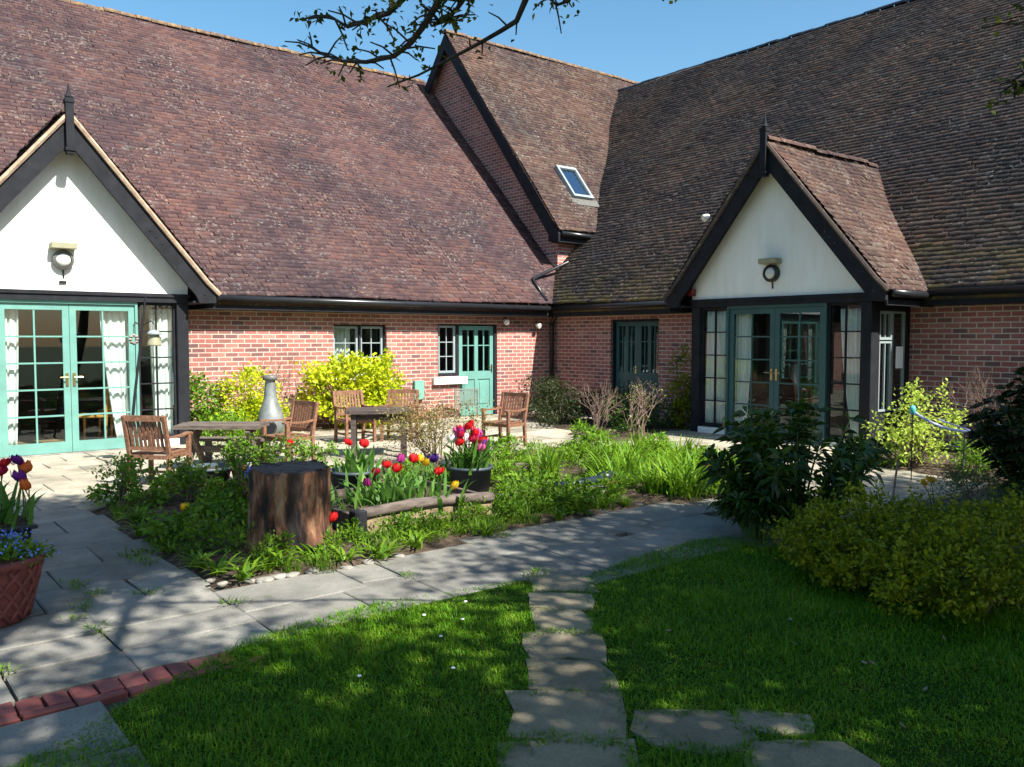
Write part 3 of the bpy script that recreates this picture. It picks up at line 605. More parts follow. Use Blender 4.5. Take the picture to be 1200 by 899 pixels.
# ============================================================ fixtures on the house
def bulkhead(F, a, o, z, label, rm='blackpipe'):
    t = empty('wall_lamp', F.p(a, o, z), label, 'lamp')
    ang = math.atan2(F.n[1], F.n[0]); t.rotation_euler.z = ang      # local +x points out of the wall
    mb = MB(); ring = [(0.0, .14)]
    for i in range(24):
        q = 2 * math.pi * i / 24; q2 = 2 * math.pi * (i + 1) / 24; ro, ri = .135, .10
        c = lambda r, g, x: (x, r * math.cos(g), r * math.sin(g))
        mb.add([c(ro, q, 0), c(ro, q2, 0), c(ro, q2, .07), c(ro, q, .07), c(ri, q, .09), c(ri, q2, .09), c(ri, q, .05), c(ri, q2, .05)], [(0, 1, 2, 3), (3, 2, 5, 4), (4, 5, 7, 6)])
    mb.build('ring', M[rm], t, local=True)
    mb = MB(); mb.lathe([(.10, .0), (.10, .05), (.085, .08), (.05, .10), (.01, .105)], 24); mb.v = [(z_, x, y) for x, y, z_ in mb.v]; mb.build('diffuser', M['lampglass'], t, local=True, smooth=True)
    mb = MB(); mb.box((0, -.16, .145), (.17, .16, .23)); mb.build('hood', M['lamphood'], t, local=True, bevel=.008)
    mb = MB(); mb.tube([(.01, 0, -.13), (.01, .01, -.24)], .012, 6); mb.build('cable', M['blackpipe'], t, local=True)
    return t
bulkhead(FL, PL - .07, 1.262, 2.72, 'round grey bulkhead lamp under an olive hood on the sunlit white gable', 'lampgrey')
bulkhead(FR, PR - .03, 1.162, 2.66, 'round black bulkhead lamp under an olive hood on the shaded white gable')
mb = MB(); FL.box(mb, PL - .12, PL - .03, 1.262, 1.285, 2.40, 2.435); tag(mb.build('vent', M['blackpipe']), 'small dark vent below the lamp on the sunlit gable', 'vent')
def spot(loc, d, label):
    t = empty('floodlight', loc, label, 'lamp'); d = Vector(d).normalized(); p = Vector(loc)
    MB().tube([p, p + Vector((0, 0, -.03)), p + d * .03 - Vector((0, 0, .06))], .015, 6).build('bracket', M['blackpipe'], t)
    mb = MB(); q = p + d * .03 - Vector((0, 0, .08)); mb.tube([q - d * .04, q, q + d * .07], [.03, .05, .062], 12); mb.build('lamp_head', M['whitepaint'], t)
    mb = MB(); mb.tube([q + d * .071, q + d * .078], [.054, .054], 12); mb.build('lens', M['lampglass'], t)
spot((11.30, 14.22, 2.10), (-.3, -1, -.5), 'small white floodlight on the brick wall just right of the back door')
spot((12.18, 14.22, 2.02), (.2, -1, -.4), 'small white floodlight on the brick wall nearest the house corner')
spot((11.29, 8.86, 3.72), (-1, .3, -.5), 'white floodlight on the black bargeboard of the shaded porch')
mb = MB(); mb.box((11.44, 9.30, 2.36), (11.55, 9.40, 2.48)); tag(mb.build('alarm_box', M['redbox'], bevel=.01), 'small dark red alarm box at the left foot of the shaded gable', 'alarm box')
mb = MB(); mb.box((9.02, 14.22, .42), (9.24, 14.298, .80)); t = tag(mb.build('meter_box', M['boxgreen'], bevel=.008), 'pale green wall box low on the brickwork left of the back door', 'meter box')
t = empty('mesh_panel', (10.15, 13.9, 0), 'grey green wire mesh panel propped in front of the green back door', 'panel')
mb = MB(); 
for z in np.arange(.26, .60, .03): mb.bar((9.80, 13.95, z), (10.30, 13.87, z), .006, .006)
for q in np.arange(0, 1.01, .04): mb.bar((9.80 + .5 * q, 13.95 - .08 * q, .26), (9.80 + .5 * q, 13.95 - .08 * q, .60), .006, .006)
mb.build('mesh', M['mesh'], t)
mb = MB()
for a, b in (((9.80, 13.95, .0), (9.80, 13.95, .62)), ((10.30, 13.87, 0), (10.30, 13.87, .62)), ((9.80, 13.95, .61), (10.30, 13.87, .61)), ((9.80, 13.95, .26), (10.30, 13.87, .26))): mb.bar(a, b, .022, .022)
mb.build('frame', M['mesh'], t)
mb = MB(); mb.box((12.22, 6.139, 1.20), (12.43, 6.143, 1.52)); tag(mb.build('notice', M['paper']), 'blank white notice stuck to the side window of the shaded porch', 'notice')
# ---- curtains and cane chairs behind the glass
def curtain(F, a0, a1, b0, b1, o, z0, z1, label, group=None):
    # hangs from a0..a1 at the top to b0..b1 at the bottom, gathered in soft pleats
    n = 36; k = 14; V = []; F_ = []
    for j in range(k + 1):
        q = j / k; z = z1 + (z0 - z1) * q; e = q ** 1.5
        for i in range(n + 1):
            u = i / n; x = (a0 + (a1 - a0) * u) * (1 - e) + (b0 + (b1 - b0) * u) * e
            V.append(F.p(x, o + .022 * math.sin(u * 2 * math.pi * 4.3 + q + 1.6 * math.sin(u * 5 + a0 * 3)) + .012 * math.sin(u * 37 + q * 4 + a0), z))
    for j in range(k):
        for i in range(n): p = j * (n + 1) + i; F_.append((p, p + 1, p + n + 2, p + n + 1))
    m = MB().add(V, F_); ob = m.build('curtain', M['curtain'], smooth=True, recalc=False); md = ob.modifiers.new('cloth_thickness', 'SOLIDIFY'); md.thickness = .004
    return tag(ob, label, 'curtain', group)
curtain(FL, PL - .88, PL - .60, PL - .88, PL - .66, 1.08, .12, 2.12, 'white curtain at the left edge of the sunlit french doors')
curtain(FL, PL + .42, PL + .86, PL + .62, PL + .88, 1.08, .12, 2.12, 'white curtain swept to the right inside the sunlit french doors')
curtain(FL, PL + 1.12, PL + 1.44, PL + 1.16, PL + 1.42, 1.05, .15, 2.08, 'white curtain inside the narrow sidelight beside the black post')
curtain(FR, PR - .84, PR - .50, PR - .84, PR - .60, .98, .12, 2.1, 'pale curtain behind the left leaf of the shaded french doors')
curtain(FR, PR + 1.02, PR + 1.40, PR + 1.25, PR + 1.43, .98, .15, 2.08, 'pale curtain drawn back in the right sidelight of the shaded porch')
curtain(FR, PR - 1.44, PR - 1.02, PR - 1.44, PR - 1.06, .98, .15, 2.1, 'pale curtain in the left sidelight of the shaded porch')
curtain(FL, 7.40, 7.80, 7.40, 7.78, -.3, .95, 1.9, 'pale curtain inside the window above the yellow shrub')
def cane_chair(loc, rz, label):
    t = empty('cane_chair', loc, label, 'chair', 'cane chairs indoors', rz)
    mb = MB(); pts = [(-.22, -.24, 0)] + [(-.24, -.24 * math.cos(q), .55 + .45 * math.sin(q)) for q in np.linspace(0, math.pi, 13)] + [(-.22, .24, 0)]
    mb.tube(pts, .022, 8); mb.build('back_bow', M['cane'], t, local=True, smooth=True)
    mb = MB()
    for y in (-.14, -.07, 0, .07, .14): mb.tube([(-.235, y, .45), (-.245, y * 1.1, .55 + .43 * math.sqrt(max(.02, 1 - (y * 1.1 / .24) ** 2)))], .009, 6)
    mb.build('backrest', M['cane'], t, local=True)
    MB().box((-.24, -.23, .42), (.24, .23, .46)).build('seat', M['cane'], t, local=True, bevel=.012)
    for y in (-.2, .2): MB().tube([(.2, y, .43), (.22, y * 1.1, 0)], [.022, .016], 8).build('leg', M['cane'], t, local=True)
    return t
cane_chair((3.05, 13.65, .06), R(150), 'orange cane chair close behind the sunlit french doors')
cane_chair((3.55, 14.3, .06), R(190), 'orange cane chair further inside the room behind the other cane chair')
# ============================================================ garden furniture
def armchair():
    t = empty('garden_armchair', (0, 0, 0), '', 'chair', 'teak armchairs on the patio')
    m = M['teak']
    for y in (-.27, .27):
        MB().bar((.24, y, 0), (.24, y, .64), .052, .052, (1, 0, 0)).build('leg', m, t, local=True, bevel=.004)
        mb = MB(); mb.bar((-.25, y, 0), (-.22, y, .44), .052, .05, (1, 0, 0)); mb.bar((-.22, y, .43), (-.33, y, .93), .052, .05, (1, 0, 0)); mb.build('leg', m, t, local=True, bevel=.004)
        mb = MB(); pts = [(-.29, .66), (-.10, .635), (.10, .64), (.22, .66), (.30, .645)]
        for a, b in zip(pts, pts[1:]): mb.bar((a[0], y, a[1]), (b[0] + .005, y, b[1]), .06, .026)
        mb.build('armrest', m, t, local=True)
    mb = MB()
    for i in range(6): x = -.20 + i * .088; mb.box((x, -.245, .418), (x + .076, .245, .438))
    mb.box((.225, -.245, .36), (.25, .245, .415)); mb.box((-.25, -.245, .36), (-.225, .245, .415)); mb.box((-.22, -.285, .36), (.24, -.258, .415)); mb.box((-.22, .258, .36), (.24, .285, .415))
    mb.build('seat', m, t, local=True)
    mb = MB(); mb.bar((-.235, -.245, .50), (-.235, .245, .50), .03, .05); mb.bar((-.325, -.245, .895), (-.325, .245, .895), .032, .075)
    for i in range(8): y = -.20 + i * .0572; mb.bar((-.238, y, .51), (-.318, y, .87), .036, .016, (1, 0, .2))
    mb.build('backrest', m, t, local=True)
    mb = MB(); mb.bar((-.24, -.27, .16), (.24, -.27, .16), .03, .03); mb.bar((-.24, .27, .16), (.24, .27, .16), .03, .03); mb.bar((0, -.27, .16), (0, .27, .16), .03, .03); mb.build('stretcher', m, t, local=True)
    return t
ac = armchair(); PZ = .036
for i, (x, y, d, lab) in enumerate([
    (2.81, 9.68, 42, 'teak armchair with its slatted back to the viewer, beside the rustic timber table'),
    (4.60, 10.29, 194, 'teak armchair in front of the silver chimenea'),
    (6.35, 11.75, 266, 'weathered teak armchair below the big yellow shrub'),
    (7.84, 9.89, 194, 'teak armchair standing alone between the green back door and the bed'),
    (7.0, 11.5, 225, 'teak armchair mostly hidden behind the bronze airy shrub')]):
    o = ac if i == 0 else dup(ac, (0, 0, 0)); o.location = (x, y, PZ); o.rotation_euler.z = R(d); o['label'] = lab; o.scale = (.86, .86, .84)
def table(loc, rz, lx, ly, h, label, m, xlegs):
    t = empty('garden_table', loc, label, 'table', None, rz)
    mb = MB(); n = 5
    for i in range(n):
        y0 = -ly / 2 + i * ly / n; e = random.uniform(-.03, .03); mb.box((-lx / 2 + e, y0 + .004, h - .045 + random.uniform(-.004, .004)), (lx / 2 + e, y0 + ly / n - .004, h + random.uniform(-.003, .003)))
    mb.build('tabletop', m, t, local=True)
    if xlegs:
        for x in (-lx * .34, lx * .34):
            mb = MB(); mb.bar((x, -ly * .45, 0), (x, ly * .45, h - .05), .05, .08); mb.bar((x + .06, ly * .45, 0), (x + .06, -ly * .45, h - .05), .05, .08); mb.build('trestle_leg', m, t, local=True)
        mb = MB(); mb.bar((-lx * .36, 0, h * .45), (lx * .38, 0, h * .45), .05, .08); mb.build('rail', m, t, local=True)
        for s in (-1, 1): mb = MB(); mb.box((-lx / 2, s * .52 - .11, h * .52), (lx / 2, s * .52 + .11, h * .52 + .04)); mb.box((-lx * .36, s * .52 - .05, 0), (-lx * .30, s * .52 + .05, h * .52)); mb.box((lx * .30, s * .52 - .05, 0), (lx * .36, s * .52 + .05, h * .52)); mb.build('bench', m, t, local=True) if s > 0 else None
    else:
        for sx in (-1, 1):
            for sy in (-1, 1): mb = MB(); mb.box((sx * (lx / 2 - .09) - .035, sy * (ly / 2 - .09) - .035, 0), (sx * (lx / 2 - .09) + .035, sy * (ly / 2 - .09) + .035, h - .045)); mb.build('leg', m, t, local=True)
        mb = MB()
        for s in (-1, 1): mb.box((-lx / 2 + .09, s * (ly / 2 - .09) - .012, h - .13), (lx / 2 - .09, s * (ly / 2 - .09) + .012, h - .046))
        mb.build('apron', m, t, local=True)
table((3.72, 10.30, PZ), R(-38), 1.0, .55, .56, 'rustic silvered timber table beside the sunlit porch', M['greywood'], True)
table((5.85, 10.15, PZ), R(-30), .85, .7, .64, 'dark timber table between the yellow shrub and the tulip pots', M['darkwood'], False)
# chimenea
t = empty('chimenea', (4.98, 11.75, PZ), 'silver grey bottle-shaped chimenea standing behind a teak armchair', 'chimenea')
mb = MB(); mb.lathe([(.13, .20), (.175, .24), (.195, .34), (.185, .46), (.15, .58), (.108, .68), (.090, .78), (.078, .92), (.070, 1.02), (.078, 1.04)], 28); mb.build('body', M['silver'], t, local=True, smooth=True)
mb = MB(); mb.lathe([(.082, 1.0), (.102, 1.0), (.108, 1.03), (.102, 1.07), (.07, 1.075), (.066, 1.03)], 24); mb.build('rim', M['lampgrey'], t, local=True, smooth=True)
mb = MB(); mb.lathe([(.012, 0), (.012, .2)], 8, (.16, 0, 0)); mb.lathe([(.012, 0), (.012, .2)], 8, (-.08, .14, 0)); mb.lathe([(.012, 0), (.012, .2)], 8, (-.08, -.14, 0)); mb.lathe([(.17, .19), (.185, .2), (.185, .22), (.17, .23)], 20); mb.build('stand', M['blackpipe'], t, local=True)
mb = MB(); mb.tube([(-.10, -.20, .33), (-.135, -.255, .33)], [.10, .085], 16); mb.build('mouth', M['blackpipe'], t, local=True)
# feeder pole
pole = empty('feeder_pole', (2.80, 10.95, PZ), 'thin dark leaning pole behind the teak chair by the sunlit porch', 'pole')
MB().tube([(2.80, 10.95, 0), (2.92, 11.02, .9), (3.09, 11.06, 2.17)], [.02, .018, .012], 8).build('shaft', M['black'], pole)
MB().tube([(3.03, 11.045, 1.80), (3.13, 10.99, 1.86), (3.16, 10.975, 1.82)], .008, 6).build('hook', M['black'], pole); MB().tube([(3.03, 11.045, 1.80), (2.97, 11.09, 1.84), (2.95, 11.10, 1.80)], .008, 6).build('hook', M['black'], pole)
b = empty('bird_feeder', (3.155, 10.975, 1.62), 'yellowish bell-shaped bird feeder hanging from the leaning pole', 'bird feeder')
MB().lathe([(.085, 0), (.082, .02), (.062, .13), (.055, .15)], 16, (3.155, 10.975, 1.55)).build('seed_bell', M['lamphood'], b, smooth=True)
MB().lathe([(.10, .14), (.06, .18), (.015, .20)], 16, (3.155, 10.975, 1.55)).build('roof', M['steel'], b, smooth=True); MB().tube([(3.155, 10.975, 1.74), (3.158, 10.975, 1.82)], .005, 5).build('wire', M['black'], b)
b = empty('fat_ball_feeder', (2.95, 11.10, 1.60), 'small mottled fat ball feeder hanging left of the bell-shaped feeder', 'bird feeder')
mb = MB()
for q in range(8): mb.lathe([(.012, -.02), (.028, 0), (.012, .02)], 8, (2.95 + .04 * math.cos(q * .8), 11.10, 1.63 + .05 * math.sin(q * .8)))
mb.build('ring', M['stone'], b); MB().tube([(2.95, 11.1, 1.68), (2.95, 11.1, 1.80)], .004, 5).build('wire', M['black'], b)
# ============================================================ stump, planters, pots
st = empty('tree_stump', (2.72, 6.06, 0), 'large dark-barked tree stump standing at the front of the bed', 'tree stump')
ph = [random.uniform(0, 6.28) for _ in range(9)]
grv = np.convolve(np.tile(rng.normal(0, 1, 180), 3), np.array([.2, .6, 1, .6, .2]) / 1.6, 'same')[180:360]
def wob(t, z):
    q = (t / (2 * math.pi) * 180 + 3.5 * math.sin(z * 7) + 1.5 * math.sin(z * 17 + 2)) % 180; a = int(q); fr = q - a; g = grv[a % 180] * (1 - fr) + grv[(a + 1) % 180] * fr
    fl = max(0, .22 - z) / .22
    return 1 + .035 * math.sin(3 * t + ph[0]) + .025 * math.sin(7 * t + ph[1] + z * 1.5) + .030 * g + fl ** 1.6 * (.10 + .14 * max(0, math.sin(4 * t + ph[4])))
def topw(t, z): return wob(t, .62)
mb = MB(); mb.lathe([(.315 - .02 * min(1, z / .3), z) for z in np.linspace(-.05, .655, 26)], 240, (2.72, 6.06, 0), wob)
for k in range(25 * 240, 26 * 240): x, y, z = mb.v[k]; mb.v[k] = (x, y, z + .014 * grv[(k * 180 // 240) % 180])
mb.build('bark', M['stumpbark'], st, smooth=True)
mb = MB(); mb.lathe([(.284, .64), (.278, .665), (.24, .674), (.236, .668), (.19, .674), (.186, .668), (.13, .674), (.126, .669), (.07, .675), (.01, .67)], 120, (2.72, 6.06, 0), topw); mb.build('cut_top', M['stumptop'], st, smooth=True)
pl = empty('timber_planter', (3.85, 6.4, .05), 'low timber planter with a split log along its front, full of tulips', 'planter')
mb = MB(); mb.box((3.25, 5.92, 0), (4.55, 5.96, .21)); mb.build('front_board', M['planterboard'], pl, bevel=.006)
mb = MB(); mb.box((3.21, 5.96, 0), (3.25, 7.1, .24)); mb.build('side_board', M['greywood'], pl, bevel=.004); mb = MB(); mb.box((4.55, 5.96, 0), (4.59, 7.1, .24)); mb.build('side_board', M['greywood'], pl, bevel=.004); mb = MB(); mb.box((3.25, 7.06, 0), (4.55, 7.1, .24)); mb.build('back_board', M['greywood'], pl)
mb = MB(); mb.tube([(3.24 + i * .12, 5.93 + random.gauss(0, .002), .25 + .02 * math.sin(i * .35)) for i in range(12)], [.046 + random.gauss(0, .002) for _ in range(12)], 14); mb.build('log_rail', M['greywood'], pl, smooth=True)
mb = MB(); mb.box((3.16, 5.86, 0), (3.27, 5.97, .29)); mb.build('corner_post', M['black'], pl, bevel=.008)
mb = MB(); mb.box((3.25, 5.96, .04), (4.55, 7.06, .19)); mb.build('planting_soil', M['soil'], pl)
tag(MB().bar((4.62, 6.22, .13), (5.72, 6.12, .12), .07, .13).build('bed_edging', M['greywood'], bevel=.006), 'dark timber edging board right of the tulip planter', 'edging board')
tag(MB().bar((5.80, 7.75, .16), (6.45, 7.2, .15), .09, .12).build('timber_sleeper', M['greywood'], bevel=.008), 'short dark timber lying among the bright green clumps', 'timber')
def tub(x, y, z, r0, r1, h, m, label, wob=None):
    t = empty('plant_pot', (x, y, z), label, 'plant pot')
    MB().lathe([(r0 * .9, 0), (r0, .01), (r1, h - .03), (r1 * 1.07, h - .03), (r1 * 1.07, h), (r1 * .96, h), (r1 * .93, h - .05)], 28, (x, y, z)).build('pot', m, t, smooth=True)
    MB().lathe([(r1 * .94, h - .06), (r1 * .94, h - .04)], 20, (x, y, z)).build('potting_soil', M['soil'], t); return t
tub(3.98, 7.40, .06, .19, .23, .30, M['slatepot'], 'slate grey round tub of red tulips behind the stump')
tub(4.90, 6.72, .06, .17, .21, .33, M['slatepot'], 'slate blue tub holding the tallest tulips, right of the log planter')
tub(5.35, 7.65, .06, .13, .16, .22, M['darkpot'], 'small dark pot among green leaves behind the slate blue tub')
tub(3.45, 8.85, .06, .11, .14, .20, M['terracotta'], 'small terracotta pot behind the stump on its left')
tub(3.22, 9.30, .04, .20, .24, .20, M['slatepot'], 'low grey tub under the rustic timber table')
t = empty('plastic_bottle', (3.38, 8.55, .07), 'small blue plastic bottle left of the stump', 'bottle'); MB().lathe([(.05, 0), (.055, .01), (.055, .17), (.02, .23), (.02, .25)], 16, (3.38, 8.55, .07)).build('body', M['bluebottle'], t, smooth=True); MB().lathe([(.024, .25), (.024, .28)], 12, (3.38, 8.55, .07)).build('cap', M['whitepaint'], t)
t = empty('drain_pipe', (5.9, 6.0, .2), 'short dark blue plastic pipe lying on bricks at the bed edge', 'pipe'); MB().tube([(5.48, 6.10, .20), (5.7, 6.03, .215), (5.95, 6.02, .225), (6.22, 6.10, .23)], .045, 14).build('pipe', M['bluetube'], t, smooth=True); MB().tube([(6.05, 6.04, .227), (6.22, 6.10, .23)], .068, 14).build('socket', M['bluetube'], t, smooth=True)
for k, (x, y, a, lab) in enumerate([(5.62, 5.98, 10, 'pale weathered brick under the dark blue pipe, left one'), (5.86, 5.92, -4, 'pale weathered brick under the middle of the dark blue pipe'), (6.12, 5.98, 14, 'red brick under the right end of the dark blue pipe')]):
    mb = MB(); mb.box((-.107, -.05, 0), (.107, .05, .066)); mb.box((-.1, -.045, .068), (.11, .05, .13)); o = mb.build('loose_brick', M['paver'] if k == 2 else M['stone'], bevel=.006); o.location = (x, y, .06); o.rotation_euler.z = R(a); tag(o, lab, 'brick', 'loose bricks at the bed edge')
# basket-weave terracotta pot and dark trough, left
bp = empty('basket_pot', (.66, 5.58, PZ), 'red terracotta pot with a lattice pattern, holding blue forget-me-nots', 'plant pot')
MB().lathe([(.19, 0), (.20, .01), (.275, .33), (.275, .36), (.25, .36), (.24, .31)], 40, (.66, 5.58, PZ)).build('pot', M['terracotta'], bp, smooth=True)
mb = MB()
for s in (-1, 1):
    for k in range(16):
        pts = []
        for i in range(7): q = i / 6; t0 = 2 * math.pi * k / 16 + s * q * .9; rad = .202 + .072 * q + .004; pts.append((0.66 + rad * math.cos(t0), 5.58 + rad * math.sin(t0), PZ + .02 + q * .30))
        mb.tube(pts, .013, 6)
mb.build('lattice_relief', M['terracotta'], bp, smooth=True)
mb = MB(); mb.lathe([(.275, .33), (.295, .335), (.30, .36), (.285, .375), (.26, .36)], 40, (.66, 5.58, PZ)); mb.build('rim', M['terracotta'], bp, smooth=True)
MB().lathe([(.245, .30), (.245, .33)], 24, (.66, 5.58, PZ)).build('potting_soil', M['soil'], bp)
tr = empty('plant_trough', (.75, 7.0, PZ), 'dark plastic trough of tulips behind the terracotta pot', 'planter')
mb = MB(); mb.prism([(.35, 6.62, PZ), (1.02, 6.62, PZ), (1.06, 6.58, PZ + .30), (.31, 6.58, PZ + .30)], (0, .36, 0)); mb.build('box', M['darkpot'], tr, bevel=.015)
mb = MB(); mb.box((.28, 6.55, PZ + .30), (1.09, 6.97, PZ + .33)); mb.build('rim', M['darkpot'], tr, bevel=.01); MB().box((.32, 6.60, PZ + .331), (1.05, 6.93, PZ + .335)).build('potting_soil', M['soil'], tr)
# stones along the bed edge
for k in range(26):
    if k < 18: x = 1.92 + .08 * k + random.gauss(0, .06); y = 5.36 + random.gauss(0, .08) + .16 * max(0, 1 - k / 4)
    else: x = 5.3 + random.uniform(0, .9); y = 5.55 + random.uniform(-.04, .1)
    mb = MB(); r = random.uniform(.018, .06); mb.lathe([(r * .7, -.02), (r, r * .06), (r * .85, r * .26), (r * .3, r * .33)], 9, (0, 0, 0), lambda t, z, p=random.uniform(0, 6): 1 + .22 * math.sin(2 * t + p) + .1 * math.sin(3 * t))
    o = mb.build('stone', M['stone'], smooth=True); o.location = (x, y, .04); tag(o, 'small pale rubble stone along the front edge of the bed soil', 'stone', 'rubble stones edging the bed')
# rope barrier and stake, right
rp = empty('rope_barrier', (9.45, 4.54, 0), 'sagging pale blue rope strung between the lime green shrub and the dark shrub', 'rope')
pts = [(9.45, 4.54, .83)] + [(9.45 + .55 * q, 4.54 - .82 * q, .83 - .20 * 4 * q * (1 - q) * .9 - .06 * q) for q in np.linspace(.1, 1, 10)]
MB().tube(pts, .016, 8).build('rope', M['rope'], rp, smooth=True)
MB().tube([(9.62, 4.33, .74), (9.75, 4.08, .64), (9.88, 3.79, .50)], .009, 6).build('loose_end', M['rope'], rp, smooth=True)
MB().lathe([(.015, -.05), (.03, -.04), (.035, .02), (.02, .05)], 14, (9.45, 4.54, .84)).build('clip', M['tealrope'], rp, smooth=True)
MB().tube([(9.45, 4.54, 0), (9.45, 4.54, .85)], .006, 8).build('post', M['black'], rp)
tag(MB().tube([(9.87, 4.16, 0), (9.88, 4.16, .62)], .010, 8).build('plant_stake', M['greywood']), 'thin grey stake under the sagging blue rope', 'stake')
tag(MB().tube([(8.05, 4.05, 0), (8.33, 4.14, .42)], .011, 8).build('plant_stake', M['twig']), 'thin leaning stake between the laurel and the yellow tulips', 'stake')
# ============================================================ PLANTS
def cluster_pts(blobs, n, ncl, sig=.22, shell=.55):
    vol = np.array([b[3] * b[4] * b[5] for b in blobs]); pk = rng.choice(len(blobs), ncl, p=vol / vol.sum()); B = np.array(blobs)[pk]
    d = unit(rng.normal(size=(ncl, 3))); rad = (shell + (1 - shell) * rng.random(ncl))[:, None]; cc = B[:, :3] + d * B[:, 3:] * rad
    k = rng.integers(0, ncl, n); s = B[k, 3:] * sig; P_ = cc[k] + rng.normal(size=(n, 3)) * s
    ctr = B[k, :3]; outd = unit((P_ - ctr) / B[k, 3:]); return P_, outd, cc
def shrub(name, label, cat, base, blobs, n, L, W, lm, ncl=40, sig=.22, shell=.55, nst=14, sr=.010, group=None, twigm='twig', foliage='foliage', droop=.15, upw=.35, shoots=0, sl=.14):
    base = np.array(base, float); bl = [(base[0] + b[0], base[1] + b[1], base[2] + b[2], *b[3:]) for b in blobs]
    t = empty(name, tuple(base), label, cat, group); P_, out, cc = cluster_pts(bl, n, ncl, sig, shell)
    if shoots:
        bs = np.array(bl)[rng.integers(0, len(bl), shoots)]; d0 = unit(rng.normal(size=(shoots, 3)) + np.array([0, 0, .5])); s0 = bs[:, :3] + d0 * bs[:, 3:] * .92; sd = unit(d0 + np.array([0, 0, .7]) + rng.normal(size=(shoots, 3)) * .3)
        q = rng.random((shoots, 12, 1)); lens = (sl * rng.uniform(.4, 1.2, shoots))[:, None, None]; P2 = (s0[:, None] + sd[:, None] * q * lens + rng.normal(size=(shoots, 12, 3)) * L * .18).reshape(-1, 3)
        P_ = np.concatenate([P_, P2]); out = np.concatenate([out, np.repeat(sd, 12, 0)])
    k = P_[:, 2] > base[2] + .01; P_, out = P_[k], out[k]
    D = unit(out * .7 + rng.normal(size=P_.shape) * .75 + np.array([0, 0, upw])); V, F = leaf_geo(P_, L, W, D, droop)
    np_mesh(foliage, V, F, LEAF[lm] if isinstance(lm, str) else lm, t, off=base)
    if nst:
        mb = MB()
        for c in cc[rng.permutation(len(cc))[:nst]]:
            b0 = Vector(base) + Vector((random.gauss(0, .05), random.gauss(0, .05), -.02)); c = Vector(c); mid = b0.lerp(c, .55) + Vector((random.gauss(0, .04), random.gauss(0, .04), .06))
            mb.tube([b0, mid, c], [sr, sr * .7, sr * .35], 5)
        mb.build('stems', M[twigm], t)
    return t
def twiggy(name, label, cat, base, h, spread, n, lm=None, group=None, nl=0, m='twig', L=.03):
    t = empty(name, base, label, cat, group); mb = MB(); tips = []
    def br(p, d, l, r, dep):
        q = p + d * l; mid = p + d * l * .5 + Vector((random.gauss(0, .04), random.gauss(0, .04), random.gauss(0, .02))) * l * 2; mb.tube([p, mid, q], [r, r * .85, r * .6], 5, False); tips.append(q); tips.append(mid)
        if dep:
            for _ in range(random.choice((2, 2, 3))):
                e = (d + Vector((random.gauss(0, .45), random.gauss(0, .45), random.gauss(.12, .3)))).normalized(); br(q, e, l * random.uniform(.55, .85), r * .6, dep - 1)
    for _ in range(n): br(Vector(base) + Vector((random.gauss(0, .05), random.gauss(0, .05), 0)), Vector((random.gauss(0, spread), random.gauss(0, spread), 1)).normalized(), h * .4 * random.uniform(.8, 1.2), .011, 3)
    mb.build('branches', M[m], t)
    if nl:
        T = np.array([tuple(p) for p in tips]); P_ = T[rng.integers(0, len(T), nl)] + rng.normal(0, .02, (nl, 3)); V, F = leaf_geo(P_, L, L * .5); np_mesh('foliage', V, F, LEAF[lm], t, off=base)
    return t
def tuft(name, label, cat, base, n, L, W, spread, lm, bend=(.2, .8), group=None):
    t = empty(name, base, label, cat, group); B = np.array(base) + np.concatenate([rng.normal(0, spread, (n, 2)), np.full((n, 1), -.01)], 1)
    a = rng.uniform(0, 2 * math.pi, n); D = unit(np.stack([np.cos(a), np.sin(a)], 1) + (B - np.array(base))[:, :2] / max(spread, .01) * .5)
    V, F = blade_geo(B, D, L * rng.uniform(.55, 1.1, n), W * rng.uniform(.7, 1.2, n), rng.uniform(*bend, n), 4); np_mesh('leaves', V, F, LEAF[lm], t, off=base); return t
# ---- shrubs along the sunlit wall
shrub('yellow_shrub', 'big rounded yellow shrub under the window on the sunlit wall', 'shrub', (7.25, 13.50, .05), [(0, 0, .86, .92, .5, .44), (-.55, .0, .62, .45, .4, .42), (.55, 0, .88, .45, .4, .42), (.1, -.1, .40, .75, .4, .38)], 6500, .10, .06, 'yellow', 85, .17, .5, 18, .018)
shrub('green_shrub', 'light green shrub against the wall right beside the black porch post', 'shrub', (4.62, 13.55, .05), [(0, 0, .55, .36, .3, .45), (.0, -.05, .25, .4, .3, .25)], 2800, .07, .042, 'lightgreen', 50, .2)
shrub('variegated_shrub', 'yellow variegated shrub on the wall left of the chimenea', 'shrub', (5.30, 13.35, .05), [(0, 0, .70, .46, .36, .40), (.05, -.1, .3, .5, .36, .32)], 3600, .075, .048, 'yellow', 60, .18)
shrub('low_green_shrub', 'low light green shrub behind the rustic timber table', 'shrub', (4.45, 11.9, .03), [(0, 0, .28, .42, .35, .26), (.4, .1, .22, .3, .3, .22)], 1700, .06, .035, 'lightgreen', 45, .2)
twiggy('thin_shrub', 'thin reddish twiggy shrub against the wall right of the chimenea', 'shrub', (5.95, 13.6, .04), 1.15, .22, 7, 'bronze', nl=260)
shrub('bronze_shrub', 'airy bronze olive shrub in front of the green back door and table', 'shrub', (6.0, 9.02, .06), [(0, 0, .55, .60, .5, .38), (.4, -.1, .45, .42, .4, .33), (-.35, .1, .4, .36, .4, .34)], 3600, .042, .018, 'bronze', 90, .22, .25, 30, .008)
